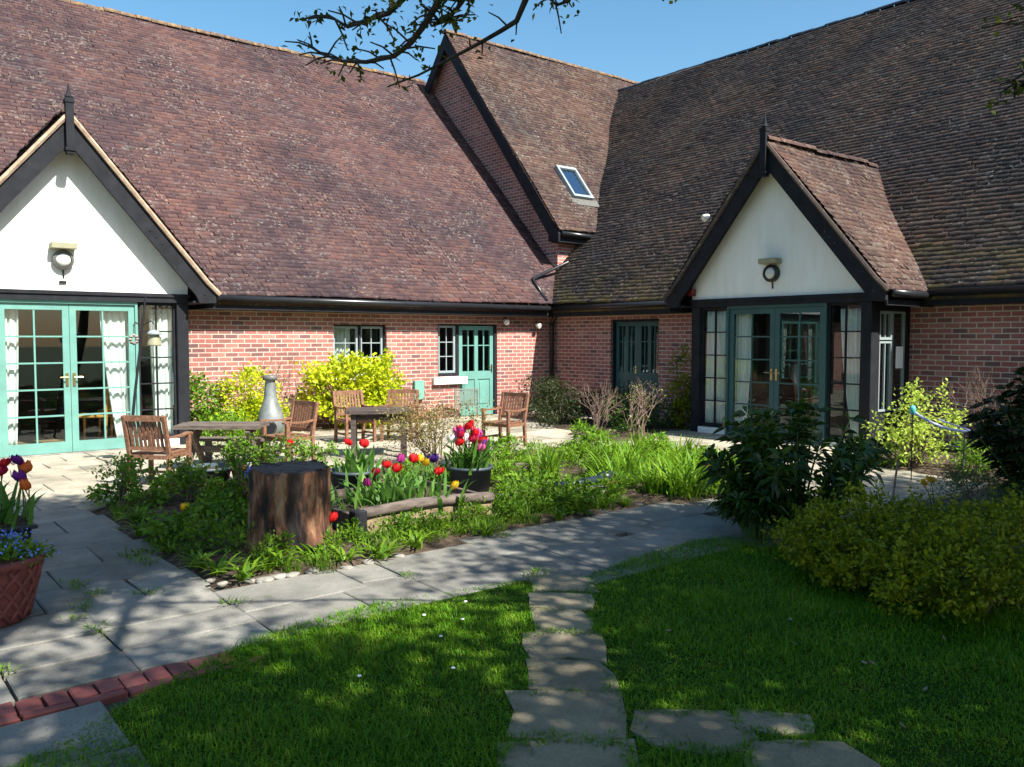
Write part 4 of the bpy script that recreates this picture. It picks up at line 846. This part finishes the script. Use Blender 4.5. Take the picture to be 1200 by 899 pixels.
# ---- shaded corner
shrub('dark_shrub', 'dark purplish shrub in the shaded corner of the two walls', 'shrub', (10.75, 11.9, .04), [(0, 0, .42, .62, .6, .40), (.6, -.6, .32, .5, .5, .32), (-.5, -.5, .3, .5, .5, .28), (.3, .8, .4, .5, .5, .4)], 6500, .055, .034, 'dark', 90, .2)
shrub('dark_green_shrub', 'dark green shrub in front of the shaded double door', 'shrub', (11.0, 10.35, .04), [(0, 0, .34, .5, .42, .34), (.45, -.35, .27, .45, .35, .28), (-.5, -.4, .2, .4, .35, .2)], 3400, .06, .03, 'laurel', 60, .2)
twiggy('bare_shrub', 'bare pinkish twiggy shrub in front of the shaded brick wall', 'shrub', (9.35, 9.45, .05), .80, .34, 12)
twiggy('budding_shrub', 'pale twiggy shrub with a few leaves left of the climbing evergreen', 'shrub', (9.95, 9.15, .05), .78, .34, 10, 'lime', nl=160)
shrub('climbing_evergreen', 'upright yellow-green evergreen on the wall left of the shaded porch', 'shrub', (11.85, 9.80, .04), [(0, 0, 1.05, .22, .2, .38), (-.02, 0, .68, .28, .24, .36), (.02, .0, .3, .34, .3, .3)], 1900, .07, .042, leafmat('evergreen_leaf', [(.05, .08, .012), (.16, .19, .02), (.33, .33, .03)]), 50, .2)
# ---- right-hand border
shrub('lime_shrub', 'lime green open shrub below the side window of the shaded porch', 'shrub', (10.35, 4.98, .05), [(0, .05, .62, .42, .36, .36), (.35, -.3, .72, .26, .24, .28), (-.2, .15, .4, .36, .3, .26), (.1, .0, .28, .36, .4, .22)], 1700, .06, .038, 'lime', 60, .2, .35, 24, .010)
shrub('small_herb_clump', 'small yellow-green herb clump at the foot of the shaded brick wall', 'plant', (10.65, 4.35, .05), [(0, 0, .18, .26, .24, .18)], 700, .05, .03, 'bright', 22)
twiggy('bare_rose', 'thin bare dark rose bush on the shaded brick wall', 'shrub', (11.9, 4.75, .05), 1.0, .22, 8, 'dark', nl=160)
for k, (x, y, s) in enumerate([(10.15, 5.55, .30), (10.3, 5.2, .22), (10.42, 5.72, .2), (10.75, 3.95, .26), (10.25, 4.2, .2)]):
    shrub('low_border_plant', 'low green plant at the front edge of the bed under the porch side window', 'plant', (x, y, .05), [(0, 0, s * .6, s, s, s * .6)], 380, .05, .03, ('greygreen', 'herb', 'bright')[k % 3], 18, nst=4, group='low plants under the porch side window')
def laurel(name, label, base, h, spread, nst, lm='laurel', L=.17, W=.05, per=9, tiers=3, group=None):
    t = empty(name, base, label, 'shrub', group); mb = MB(); C = []; D = []
    for i in range(nst):
        a = random.uniform(0, 6.283); r = spread * math.sqrt(random.random()); hh = h * (1 - .42 * (r / spread) ** 2) * random.uniform(.72, 1.05)
        tip = Vector(base) + Vector((r * math.cos(a), r * math.sin(a), hh)); b0 = Vector(base) + Vector((r * .25 * math.cos(a), r * .25 * math.sin(a), 0)); mid = b0.lerp(tip, .6) + Vector((0, 0, .08)); mb.tube([b0, mid, tip], [.011, .009, .005], 5)
        ax = (tip - mid).normalized()
        for j in range(tiers):
            p = tip.lerp(mid, j * .36) if j < 3 else mid.lerp(b0, (j - 2.6) / (tiers - 2.2)); k0 = random.uniform(0, 6)
            for q in range(max(5, per - j)):
                th = k0 + q * 2.4; s = ax.orthogonal().normalized(); s = Matrix.Rotation(th, 3, ax) @ s; d = (s + ax * random.uniform(.15, .8) + Vector((0, 0, .1))).normalized(); C.append(tuple(p + d * .01)); D.append(tuple(d))
    V, F = leaf_geo(np.array(C), L, W, np.array(D), .28); np_mesh('foliage', V, F, LEAF[lm], t, off=base); mb.build('stems', M['stem'], t); return t
laurel('laurel_bush', 'dark glossy laurel bush standing in front of the shaded porch', (6.32, 4.02, .03), 1.08, .76, 56, L=.15, W=.046, tiers=6)
laurel('dark_evergreen', 'tall dark evergreen at the right edge beside the rope', (8.30, 2.75, .03), 1.42, .66, 85, 'dark', .13, .045, tiers=7)
laurel('small_laurel', 'small dark laurel low on the left side of the laurel bush', (5.80, 4.02, .03), .50, .34, 30, L=.11, W=.034, tiers=4)
SP = [(0, 0, .36, .62, .55, .34)]
shrub('gold_shrub', 'olive gold rounded shrub at the lawn edge, the one touching the laurel', 'shrub', (5.42, 3.02, .03), [(0, 0, .23, .50, .46, .20), (.45, .15, .27, .40, .36, .18), (-.28, -.22, .16, .32, .32, .14), (.1, -.35, .22, .3, .25, .15)], 11000, .038, .022, 'olive', 150, .13, .6, 30, .006, shoots=330)
shrub('gold_shrub', 'olive gold rounded shrub at the lawn edge, the one nearest the viewer', 'shrub', (5.22, 2.20, .03), [(0, 0, .23, .48, .42, .21), (.50, -.1, .28, .42, .40, .20), (-.33, .15, .16, .30, .32, .14), (.2, .3, .25, .3, .25, .17)], 11000, .038, .022, 'olive', 150, .13, .6, 30, .006, shoots=330)
shrub('gold_shrub', 'olive gold rounded shrub behind the nearer two, below the grey-green plant', 'shrub', (6.25, 2.75, .03), [(0, 0, .20, .5, .42, .17), (.4, -.5, .26, .45, .40, .20)], 7500, .038, .022, 'olive', 120, .13, .6, 24, .006, shoots=220)
shrub('grey_green_shrub', 'low feathery grey-green shrub behind the olive gold shrubs', 'shrub', (7.75, 3.15, .03), [(0, 0, .24, .5, .38, .22), (.3, -.25, .26, .4, .3, .22)], 4200, .04, .010, 'greygreen', 90, .16)
# ---- bright perennials in the right half of the bed
protos = []
def scatter(name, label, cat, maker, spots, group):
    first = maker(spots[0][0], spots[0][1])
    first['label'] = label; first['category'] = cat; first['group'] = group
    first.rotation_euler.z = 0
    for (x, y, s) in spots[1:]: dup(first, (x, y, .055), random.uniform(0, 6.28), scale=(s, s, s * random.uniform(.8, 1.15)))
    return first
def pick(n, poly, s0=.8, s1=1.25, mind=.0):
    out = []; xs = [p[0] for p in poly]; ys = [p[1] for p in poly]
    for _ in range(n * 60):
        x, y = random.uniform(min(xs), max(xs)), random.uniform(min(ys), max(ys))
        if bool(inpoly(np.array(x), np.array(y), poly)) and bool(inpoly(np.array(x), np.array(y), BED)) and all((x - a) ** 2 + (y - b_) ** 2 > mind ** 2 for a, b_, _s in out): out.append((x, y, random.uniform(s0, s1)))
        if len(out) >= n: break
    return out
RB = [(6.0, 5.55), (7.2, 5.35), (7.75, 5.7), (8.5, 6.8), (8.4, 7.4), (7.0, 6.9), (6.0, 6.4)]
scatter('day_lily', 'strap-leaved bright green clump at the right end of the bed', 'plant', lambda x, y: tuft('day_lily', '', '', (x, y, .055), 90, .46, .022, .07, 'bright', (.25, .85)), [(6.55, 5.75, 1)] + pick(12, RB, .8, 1.3, .28), 'strap-leaved clumps at the right end of the bed')
scatter('leafy_herb', 'mid green leafy mound at the right tip of the bed by the path', 'plant', lambda x, y: shrub('leafy_herb', '', '', (x, y, .055), [(0, 0, .13, .24, .24, .13)], 520, .055, .028, 'herb', 26, nst=0, foliage='leaves'), [(7.55, 5.75, 1)] + pick(9, [(6.6, 5.4), (7.3, 5.3), (7.8, 5.6), (8.6, 6.7), (8.3, 6.8), (7.2, 5.9)], .7, 1.2, .22), 'leafy mounds at the right tip of the bed')
scatter('peony', 'taller dark green leafy clump with reddish stems among the lime mounds', 'plant', lambda x, y: shrub('peony', '', '', (x, y, .055), [(0, 0, .28, .22, .22, .14), (.05, 0, .15, .2, .2, .12)], 420, .085, .03, 'lightgreen', 26, .2, nst=12, sr=.006, foliage='leaves'), [(6.1, 7.6, 1), (7.6, 7.9, 1.1), (8.3, 7.3, .9), (6.7, 6.7, .8), (5.5, 7.0, .75)], 'leafy peony-like clumps in the bed')
scatter('dark_strap', 'dark green grassy clump beside the dark blue pipe', 'plant', lambda x, y: tuft('dark_strap', '', '', (x, y, .055), 80, .34, .014, .06, 'tulip', (.2, .8)), [(6.45, 6.15, 1), (5.35, 6.45, .8), (6.9, 6.3, 1.1), (5.0, 7.6, .9)], 'dark grassy clumps in the bed')
RB2 = [(5.6, 6.9), (7.0, 6.6), (8.6, 7.2), (8.8, 8.2), (8.0, 8.5), (6.6, 8.3), (5.6, 7.9)]
scatter('feathery_perennial', 'bright lime feathery perennial mound in the sunlit back half of the bed', 'plant', lambda x, y: shrub('feathery_perennial', '', '', (x, y, .055), [(0, 0, .12, .25, .25, .13)], 800, .06, .014, 'bright', 34, nst=0, foliage='leaves', upw=.7), [(6.9, 8.1, 1)] + pick(11, RB2, .7, 1.3, .40), 'lime feathery mounds in the back of the bed')
scatter('iris_clump', 'upright narrow-leaved green clump among the lime mounds', 'plant', lambda x, y: tuft('iris_clump', '', '', (x, y, .055), 60, .36, .022, .06, 'herb', (.05, .4)), [(7.3, 7.2, 1)] + pick(9, RB2, .8, 1.3, .36), 'upright narrow-leaved clumps among the lime mounds')
MID = [(4.7, 5.6), (6.2, 5.6), (6.0, 6.8), (5.4, 7.6), (4.6, 8.6), (4.2, 8.4), (4.4, 7.4), (5.2, 7.0), (5.2, 6.4), (4.7, 6.2)]
FRONT = [(1.9, 5.4), (2.6, 5.3), (4.4, 5.42), (6.0, 5.5), (6.0, 5.85), (3.2, 5.8), (3.05, 5.65), (2.2, 5.75), (2.2, 7.2), (2.0, 8.6), (1.9, 7.0)]
LEFT = [(1.95, 6.4), (2.35, 6.2), (3.0, 6.5), (3.1, 7.4), (3.6, 7.8), (3.8, 9.2), (2.4, 9.3), (2.0, 8.6)]
scatter('dandelion', 'low rosette weed with long green leaves along the front of the bed', 'plant', lambda x, y: tuft('dandelion', '', '', (x, y, .045), 26, .20, .032, .03, 'herb', (.5, 1.1)), [(2.3, 5.6, 1)] + pick(34, FRONT, .6, 1.2, .12), 'rosette weeds along the front of the bed')
scatter('grass_tuft', 'small tuft of fine grass in the bed soil', 'plant', lambda x, y: tuft('grass_tuft', '', '', (x, y, .045), 60, .17, .006, .04, 'herb', (.2, .8)), [(4.2, 5.65, 1)] + pick(34, FRONT, .6, 1.2, .12) + pick(12, MID, .8, 1.4, .2), 'fine grass tufts in the bed')
scatter('broad_weed', 'leafy green weed clump in the shaded left half of the bed', 'plant', lambda x, y: shrub('broad_weed', '', '', (x, y, .05), [(0, 0, .10, .17, .17, .11)], 300, .06, .034, 'herb', 18, nst=0, foliage='leaves'), [(2.6, 7.4, 1)] + pick(20, LEFT, .7, 1.25, .2) , 'leafy weed clumps in the left half of the bed')
scatter('bed_weed', 'leafy green weed clump around the slate tubs and edging board', 'plant', lambda x, y: shrub('bed_weed', '', '', (x, y, .05), [(0, 0, .10, .17, .17, .11)], 240, .055, .028, 'herb', 18, nst=0, foliage='leaves'), [(5.4, 6.6, 1)] + pick(18, MID, .7, 1.3, .22) , 'leafy weed clumps around the slate tubs')
for k, (x, y, h, lab) in enumerate([(2.15, 8.55, .42, 'leggy yellow-green rose bush in front of the teak chair seen from behind'), (3.05, 7.7, .55, 'leggy rose bush just left of the stump'), (2.65, 8.2, .38, 'short leggy rose bush between two taller ones in the left of the bed'), (3.62, 9.1, .45, 'leggy green bush in front of the rustic timber table'), (4.25, 8.9, .40, 'low leggy bush in front of the armchair by the chimenea')]):
    twiggy('rose_bush', lab, 'shrub', (x, y, .05), h, .28, 7, 'lightgreen', nl=620, L=.055)
scatter('edge_weed', 'low ragged green weed against the timber edging of the bed', 'plant', lambda x, y: shrub('edge_weed', '', '', (x, y, .045), [(0, 0, .09, .13, .12, .10), (.08, .02, .13, .06, .06, .08)], 260, .05, .020, 'herb', 18, nst=0, foliage='leaves', upw=.8), [(3.6, 5.80, 1)] + [(3.35 + .17 * i + random.gauss(0, .06), 5.74 + random.gauss(0, .05), random.uniform(.6, 1.15)) for i in range(14)] + [(4.7 + .13 * i, 6.05 + random.gauss(0, .06), random.uniform(.7, 1.3)) for i in range(9)] + [(2.45, 5.75, .9), (2.85, 5.62, .8), (3.1, 5.75, 1.0), (2.3, 6.1, 1.1), (2.2, 6.4, 1.2)], 'ragged weeds along the timber edging')
# ---- tulip leaves in planter, tubs and trough
tuft('tulip_foliage', 'mass of tulip leaves filling the log-fronted planter', 'plant', (3.85, 6.45, .19), 150, .36, .045, .24, 'tulip', (.15, .75))
tuft('tulip_foliage', 'fresh green tulip leaves in the slate grey tub behind the stump', 'plant', (3.98, 7.40, .30), 60, .34, .05, .09, 'tulip', (.1, .6))
tuft('tulip_foliage', 'tall tulip leaves in the slate blue tub', 'plant', (4.90, 6.75, .34), 80, .40, .05, .09, 'tulip', (.1, .7))
tuft('tulip_foliage', 'dark green tulip leaves in the plastic trough at the left edge', 'plant', (.80, 6.76, .36), 80, .34, .045, .12, 'tulip', (.1, .6))
tuft('spiky_plant', 'grey-green arching leaves at the left end of the log planter', 'plant', (3.12, 6.5, .06), 26, .46, .04, .05, 'greygreen', (.5, 1.0))
fg = shrub('forget_me_not', 'mound of small blue forget-me-nots in the lattice terracotta pot', 'plant', (.66, 5.58, .36), [(0, 0, .05, .26, .26, .09), (.16, -.02, .03, .2, .2, .08)], 1300, .045, .02, 'herb', 60, .2, .3, nst=0, foliage='leaves')
P_, out, cc = cluster_pts([(.66, 5.58, .43, .30, .30, .10), (.80, 5.56, .42, .2, .2, .09)], 620, 60, .12, .8); k = P_[:, 2] > .42
V, F = leaf_geo(P_[k], .020, .018, unit(rng.normal(size=(k.sum(), 3))), 0); np_mesh('blossom', V, F, LEAF['blue'], fg, off=wloc(fg))
# ---- tulips
def tulip(c, x, y, z, zb, label):
    sx, sy = x + random.gauss(0, .045), y + random.gauss(0, .045); t = empty('tulip', (sx, sy, zb), label, 'tulip', 'tulips in the bed and pots')
    MB().tube([(sx, sy, zb - .02), ((sx + x) / 2 + .01, (sy + y) / 2, (zb + z) / 2), (x, y, z - .03)], [.005, .0045, .004], 6).build('stem', M['stem'], t)
    s = random.uniform(.9, 1.15) * .037; V = []; F = []
    opn = random.uniform(.7, 1.5); tx, ty = (x - sx) * 5 + random.gauss(0, .12), (y - sy) * 5 + random.gauss(0, .12)
    for k in range(6):
        a = k * math.pi / 3 + random.gauss(0, .1); rr = s * (1 if k % 2 else .86); ca, sa = math.cos(a), math.sin(a); b = len(V)
        for (h, r, wd) in ((-.9, .10, .10), (-.45, .80, .62), (.25, .98 * opn, .66), (.85, .86 * opn, .40), (1.25, .78 * opn, .04)):
            for q in (-1, 0, 1):
                r2 = rr * r * (1 if q == 0 else .90); V.append((x + r2 * ca - sa * q * wd * s + tx * h * s, y + r2 * sa + ca * q * wd * s + ty * h * s, z + h * s))
        for i in range(4):
            for q in (0, 1): p = b + i * 3 + q; F.append((p, p + 1, p + 4, p + 3))
    MB().add(V, F).build('flower', PET[c], t, smooth=True, recalc=False); return t
TUL = [('red',3.99,7.52,0.61,0), ('red',4.06,7.33,0.61,0), ('red',3.87,6.58,0.51,1), ('crimson',3.74,6.55,0.46,1), ('red',3.89,6.44,0.49,1), ('magenta',4.02,6.59,0.55,1), ('red',4.11,6.51,0.55,1), ('yellow',4.22,6.56,0.54,1), ('yellow',4.14,6.36,0.53,1), ('indigo',4.36,6.57,0.52,1), ('magenta',3.58,6.42,0.40,1), ('red',2.97,5.87,0.27,5), ('red',4.86,6.70,0.78,2), ('red',4.86,6.82,0.74,2), ('pink',4.86,6.86,0.71,2), ('magenta',4.99,6.72,0.68,2), ('crimson',4.90,6.66,0.65,2), ('red',4.75,6.69,0.63,2), ('white',4.84,6.71,0.67,2), ('lilac',4.79,6.84,0.66,2), ('white',4.76,6.84,0.65,2), ('pink',4.95,6.61,0.57,2), ('yellow',4.28,6.11,0.34,1), ('red',4.23,6.28,0.45,1), ('white',4.80,6.86,0.65,2), ('crimson',4.99,6.80,0.68,2), ('red',4.92,6.74,.80,2), ('crimson',4.98,6.78,.74,2), ('magenta',4.82,6.76,.73,2), ('red',4.95,6.70,.71,2), ('pink',5.02,6.76,.70,2), ('crimson',4.78,6.72,.70,2), ('red',5.03,6.70,.62,2), ('purple',5.02,6.66,.60,2), ('red',3.79,8.45,0.53,6), ('yellow',2.44,7.71,0.13,7), ('yellow',8.37,3.89,0.22,3), ('yellow',8.47,3.87,0.24,3), ('yellow',7.23,5.64,0.30,8), ('purple',1.02,6.84,0.78,4), ('orange',1.07,6.86,0.72,4), ('crimson',0.91,6.79,0.72,4), ('red',0.94,6.88,0.76,4), ('purple',1.01,6.71,0.68,4), ('orange',1.03,6.63,0.63,4)]
WHERE = [('in the slate grey tub behind the stump', .34), ('in the log-fronted planter', .20), ('in the slate blue tub', .36), ('beside the leaning stake on the right', .03), ('in the dark trough at the left edge', .41), ('alone at the foot of the stump', .06), ('alone in front of the armchair by the chimenea', .06), ('alone low among weeds left of the stump', .06), ('alone among the strap-leaved clumps', .06)]
for c, x, y, z, w_ in TUL: tulip(c, x, y, z, WHERE[w_][1], '%s tulip %s' % (c, WHERE[w_][0]))
# ---- lawn grass, one blade field
def grass(name, n, test, h, wd, label=None, seed=1):
    x = rng.uniform(-1.0, 9.0, n); y = rng.uniform(-.5, 4.5, n)
    f = x * .628 + y * .778; l = x * .778 - y * .628
    k = (f > 2.0) & (np.abs(l) < f * .66 + .9) & test(x, y); x, y, f = x[k], y[k], f[k]
    keep = rng.random(len(x)) < np.clip(1.25 - f / 9, .35, 1); x, y, f = x[keep], y[keep], f[keep]; m = len(x)
    patch = .75 + .35 * np.sin(x * 2.1 + np.sin(y * 1.7) * 1.3) * np.sin(y * 2.4 + 1) + .15 * np.sin(x * 7 + y * 5)
    a = rng.uniform(0, 2 * math.pi, m); D = np.stack([np.cos(a), np.sin(a)], 1)
    V, F = blade_geo(np.stack([x, y, np.full(m, .025)], 1), D, h * patch * rng.uniform(.6, 1.3, m), wd * rng.uniform(.7, 1.3, m) * (1 + f * .06), rng.uniform(.2, 1.1, m), 2)
    return tag(np_mesh(name, V, F, LEAF['grass']), kind='stuff')
def instep(x, y, g=0):
    r = np.zeros(x.shape, bool); ca, sa = SDIR
    for (sx, sy, a, b_) in STEPS:
        u = (x - sx) * ca + (y - sy) * sa; v = -(x - sx) * sa + (y - sy) * ca; r |= (np.abs(u) < b_ / 2 - .035 - g + .02 * np.sin(x * 31 + sx * 7) ) & (np.abs(v) < a / 2 - .03 - g + .02 * np.sin(y * 27 + sy * 5))
    return r
grass('lawn_grass', 620000, lambda x, y: inpoly(x, y, LAWN) & ~instep(x, y) & ~inpoly(x, y, RIGHTBED), .052, .0035)
grass('long_edge_grass', 60000, lambda x, y: inpoly(x, y, LAWN) & ~instep(x, y, -.01) & ((inpoly(x, y, RIGHTBED) & (rng.random(x.shape) < .25)) | ~inpoly(x + .05, y + .06, LAWN) | instep(x, y, -.05)), .085, .0042)
for k, (x, y) in enumerate([(2.62, 4.05), (2.5, 3.7), (2.95, 4.1), (1.9, 3.5), (2.3, 3.3), (2.75, 3.85)]):
    mb = MB(); mb.lathe([(.002, -.004), (.011, .002), (.009, .005), (.002, .006)], 10, (x, y, .055)); tag(mb.build('daisy', M['paper']), 'tiny white daisy on the lawn left of the stepping stones', 'flower', 'daisies on the lawn')
for k in range(16):
    x, y = random.uniform(3.0, 5.0), random.uniform(.9, 3.0); V, F = leaf_geo(np.array([(0, 0, 0)]), .05, .03, np.array([[1, .2, .1]]), 0)
    o = np_mesh('fallen_leaf', V, F, M['drift']); md = o.modifiers.new('leaf_thickness', 'SOLIDIFY'); md.thickness = .001; o.location = (x, y, .055); o.rotation_euler = (random.gauss(0, .3), random.gauss(0, .3), random.uniform(0, 6)); tag(o, 'dry brown leaf lying on the shaded lawn', 'leaf', 'dry leaves on the shaded lawn')
# ---- weeds in the paving joints
scatter('joint_weed', 'small weed growing in a joint of the old path slabs', 'plant', lambda x, y: tuft('joint_weed', '', '', (x, y, .03), 40, .07, .008, .05, 'herb', (.5, 1.1)), [(1.13, 5.05, 1)] + [(1.86, 5.0, .8), (1.25, 5.7, .7), (1.12, 5.45, .8), (1.2, 5.9, .6), (1.05, 5.25, .6), (1.5, 5.53, .8), (1.2, 6.0, .9), (3.0, 4.82, .7), (3.7, 4.3, 1), (4.2, 5.35, .9), (.6, 4.63, .7), (1.75, 6.6, 1.4), (1.7, 6.3, 1.2)], 'weeds in the path joints')
# ============================================================ TREES around the viewer (they shade the lawn and path)
def tree(name, label, base, crown, nl, L, lm='tree', r0=.16, nlimb=9, group=None, ncl=120, sig=.16):
    t = empty(name, base, label, 'tree', group); b = Vector(base); cx, cy, cz, rx, ry, rz = crown; top = Vector((cx, cy, cz - rz * .4)); mb = MB()
    mb.tube([b - Vector((0, 0, .1)), b + Vector((0, 0, .25)), b.lerp(top, .4) + Vector((.1, -.08, 0)), b.lerp(top, .75), top], [r0 * 1.4, r0 * 1.05, r0 * .9, r0 * .7, r0 * .5], 12); mb.build('trunk', M['bark'], t, smooth=True)
    P_, out, cc = cluster_pts([(cx, cy, cz, rx, ry, rz)], nl, ncl, sig, .35); D = unit(out * .4 + rng.normal(size=P_.shape)); V, F = leaf_geo(P_, L, L * .62, D); np_mesh('crown', V, F, LEAF[lm], t, off=base)
    for i in range(nlimb):
        e = Vector(cc[i]); s = b.lerp(top, random.uniform(.55, 1)); m_ = s.lerp(e, .5) + Vector((random.gauss(0, .2), random.gauss(0, .2), .25)); l = MB(); l.tube([s, m_, e], [r0 * .38, r0 * .25, r0 * .08], 8)
        for _ in range(5):
            e2 = Vector(cc[random.randrange(len(cc))]); q = s.lerp(e, random.uniform(.5, .9))
            if (e2 - q).length < rx: l.tube([q, q.lerp(e2, .5) + Vector((0, 0, .1)), e2], [r0 * .12, r0 * .09, r0 * .04], 6)
        l.build('limb', M['bark'], t, smooth=True)
    return t
T1 = tree('oak_tree', 'young oak behind the viewer whose twigs hang across the sky', (1.2, -4.4, 0), (1.5, -3.45, 5.6, 3.1, 2.3, 1.9), 42000, .13, ncl=230)
tree('oak_tree', 'leafy oak right of the viewer, shading the lawn', (6.0, -3.6, 0), (6.5, -2.5, 5.4, 3.0, 2.6, 2.2), 52000, .13, ncl=260)
tree('oak_tree', 'leafy oak far right, shading the gold shrubs', (10.5, -3.8, 0), (9.2, -2.8, 5.2, 2.8, 2.5, 2.4), 42000, .13, ncl=230)
tree('oak_tree', 'tall sparse oak left of the viewer', (-2.6, -1.5, 0), (2.5, .75, 7.8, 2.6, 1.7, 1.4), 24000, .13, ncl=85, r0=.2, sig=.13)
# twigs of the nearest oak that hang into view
def hanging(pts, r, tw, seed, nl):
    random.seed(seed); p3 = [Vector(p) for p in pts]; mb = MB(); mb.tube(p3, [r * (1 - .75 * i / (len(p3) - 1)) for i in range(len(p3))], 7)
    C = []
    for i in range(len(p3) - 1):
        for _ in range(tw):
            s = p3[i].lerp(p3[i + 1], random.random()); d = Vector((random.gauss(0, 1), random.gauss(0, 1), random.gauss(.1, .7))).normalized(); e = s + d * random.uniform(.04, .16); mb.tube([s, s.lerp(e, .5) + Vector((0, 0, .01)), e], [.005, .004, .003], 5); C.append(e); C.append(s.lerp(e, .6))
    mb.build('branch', M['bark'], T1, smooth=True); c = np.array([tuple(p) for p in C]); P_ = c[rng.integers(0, len(c), nl)] + rng.normal(0, .018, (nl, 3)); V, F = leaf_geo(P_, .036, .020); np_mesh('branch_leaves', V, F, LEAF['tree'], T1, off=wloc(T1))
hanging([(1.5, -2.0, 5.4), (1.8, -.3, 5.3), (2.1, 1.3, 4.7), (2.35, 2.3, 4.0), (2.48, 2.8, 3.5), (2.50, 2.86, 3.35)], .05, 6, 3, 467)
hanging([(2.50, 2.86, 3.35), (2.49, 2.99, 3.16), (2.49, 3.05, 3.09), (2.46, 3.13, 3.06), (2.41, 3.23, 3.02), (2.34, 3.35, 2.97), (2.27, 3.53, 2.92), (2.18, 3.67, 2.88)], .016, 1, 4, 23)
hanging([(2.35, 2.3, 4.0), (2.1, 2.8, 3.5), (2.03, 2.97, 3.19), (2.05, 3.02, 3.07), (2.02, 3.09, 2.98), (2.00, 3.17, 2.92), (1.97, 3.26, 2.88), (1.90, 3.38, 2.87), (1.84, 3.49, 2.89), (1.78, 3.57, 2.93), (1.75, 3.64, 2.98)], .02, 4, 5, 158)
hanging([(2.35, 2.3, 4.0), (2.0, 2.75, 3.45), (1.90, 2.95, 3.14), (1.88, 3.02, 3.04), (1.85, 3.10, 2.99), (1.79, 3.18, 2.97), (1.74, 3.25, 2.95), (1.70, 3.35, 3.02)], .02, 5, 6, 195)
hanging([(2.35, 2.3, 4.0), (2.25, 2.8, 3.5), (2.21, 2.97, 3.30), (2.17, 2.98, 3.12), (2.14, 3.03, 3.05), (2.11, 3.09, 3.01), (2.10, 3.16, 3.01)], .02, 8, 7, 307)
hanging([(2.35, 2.3, 4.0), (2.7, 2.75, 3.6), (2.76, 2.91, 3.36), (2.71, 2.94, 3.20), (2.70, 3.01, 3.20), (2.66, 3.04, 3.24)], .018, 4, 8, 102)
hanging([(2.35, 2.3, 4.0), (2.9, 2.5, 3.6), (3.04, 2.55, 3.28), (2.97, 2.60, 3.16)], .014, 2, 9, 37)
hanging([(2.1, 1.3, 4.7), (3.0, 1.2, 4.0), (3.75, 1.15, 3.2), (3.82, 1.24, 2.77), (3.70, 1.33, 2.68), (3.65, 1.37, 2.62), (3.61, 1.40, 2.66)], .018, 4, 10, 120)
hanging([(3.75, 1.15, 3.2), (3.83, 1.25, 2.93), (3.71, 1.34, 2.90), (3.65, 1.38, 2.87)], .012, 3, 11, 56)
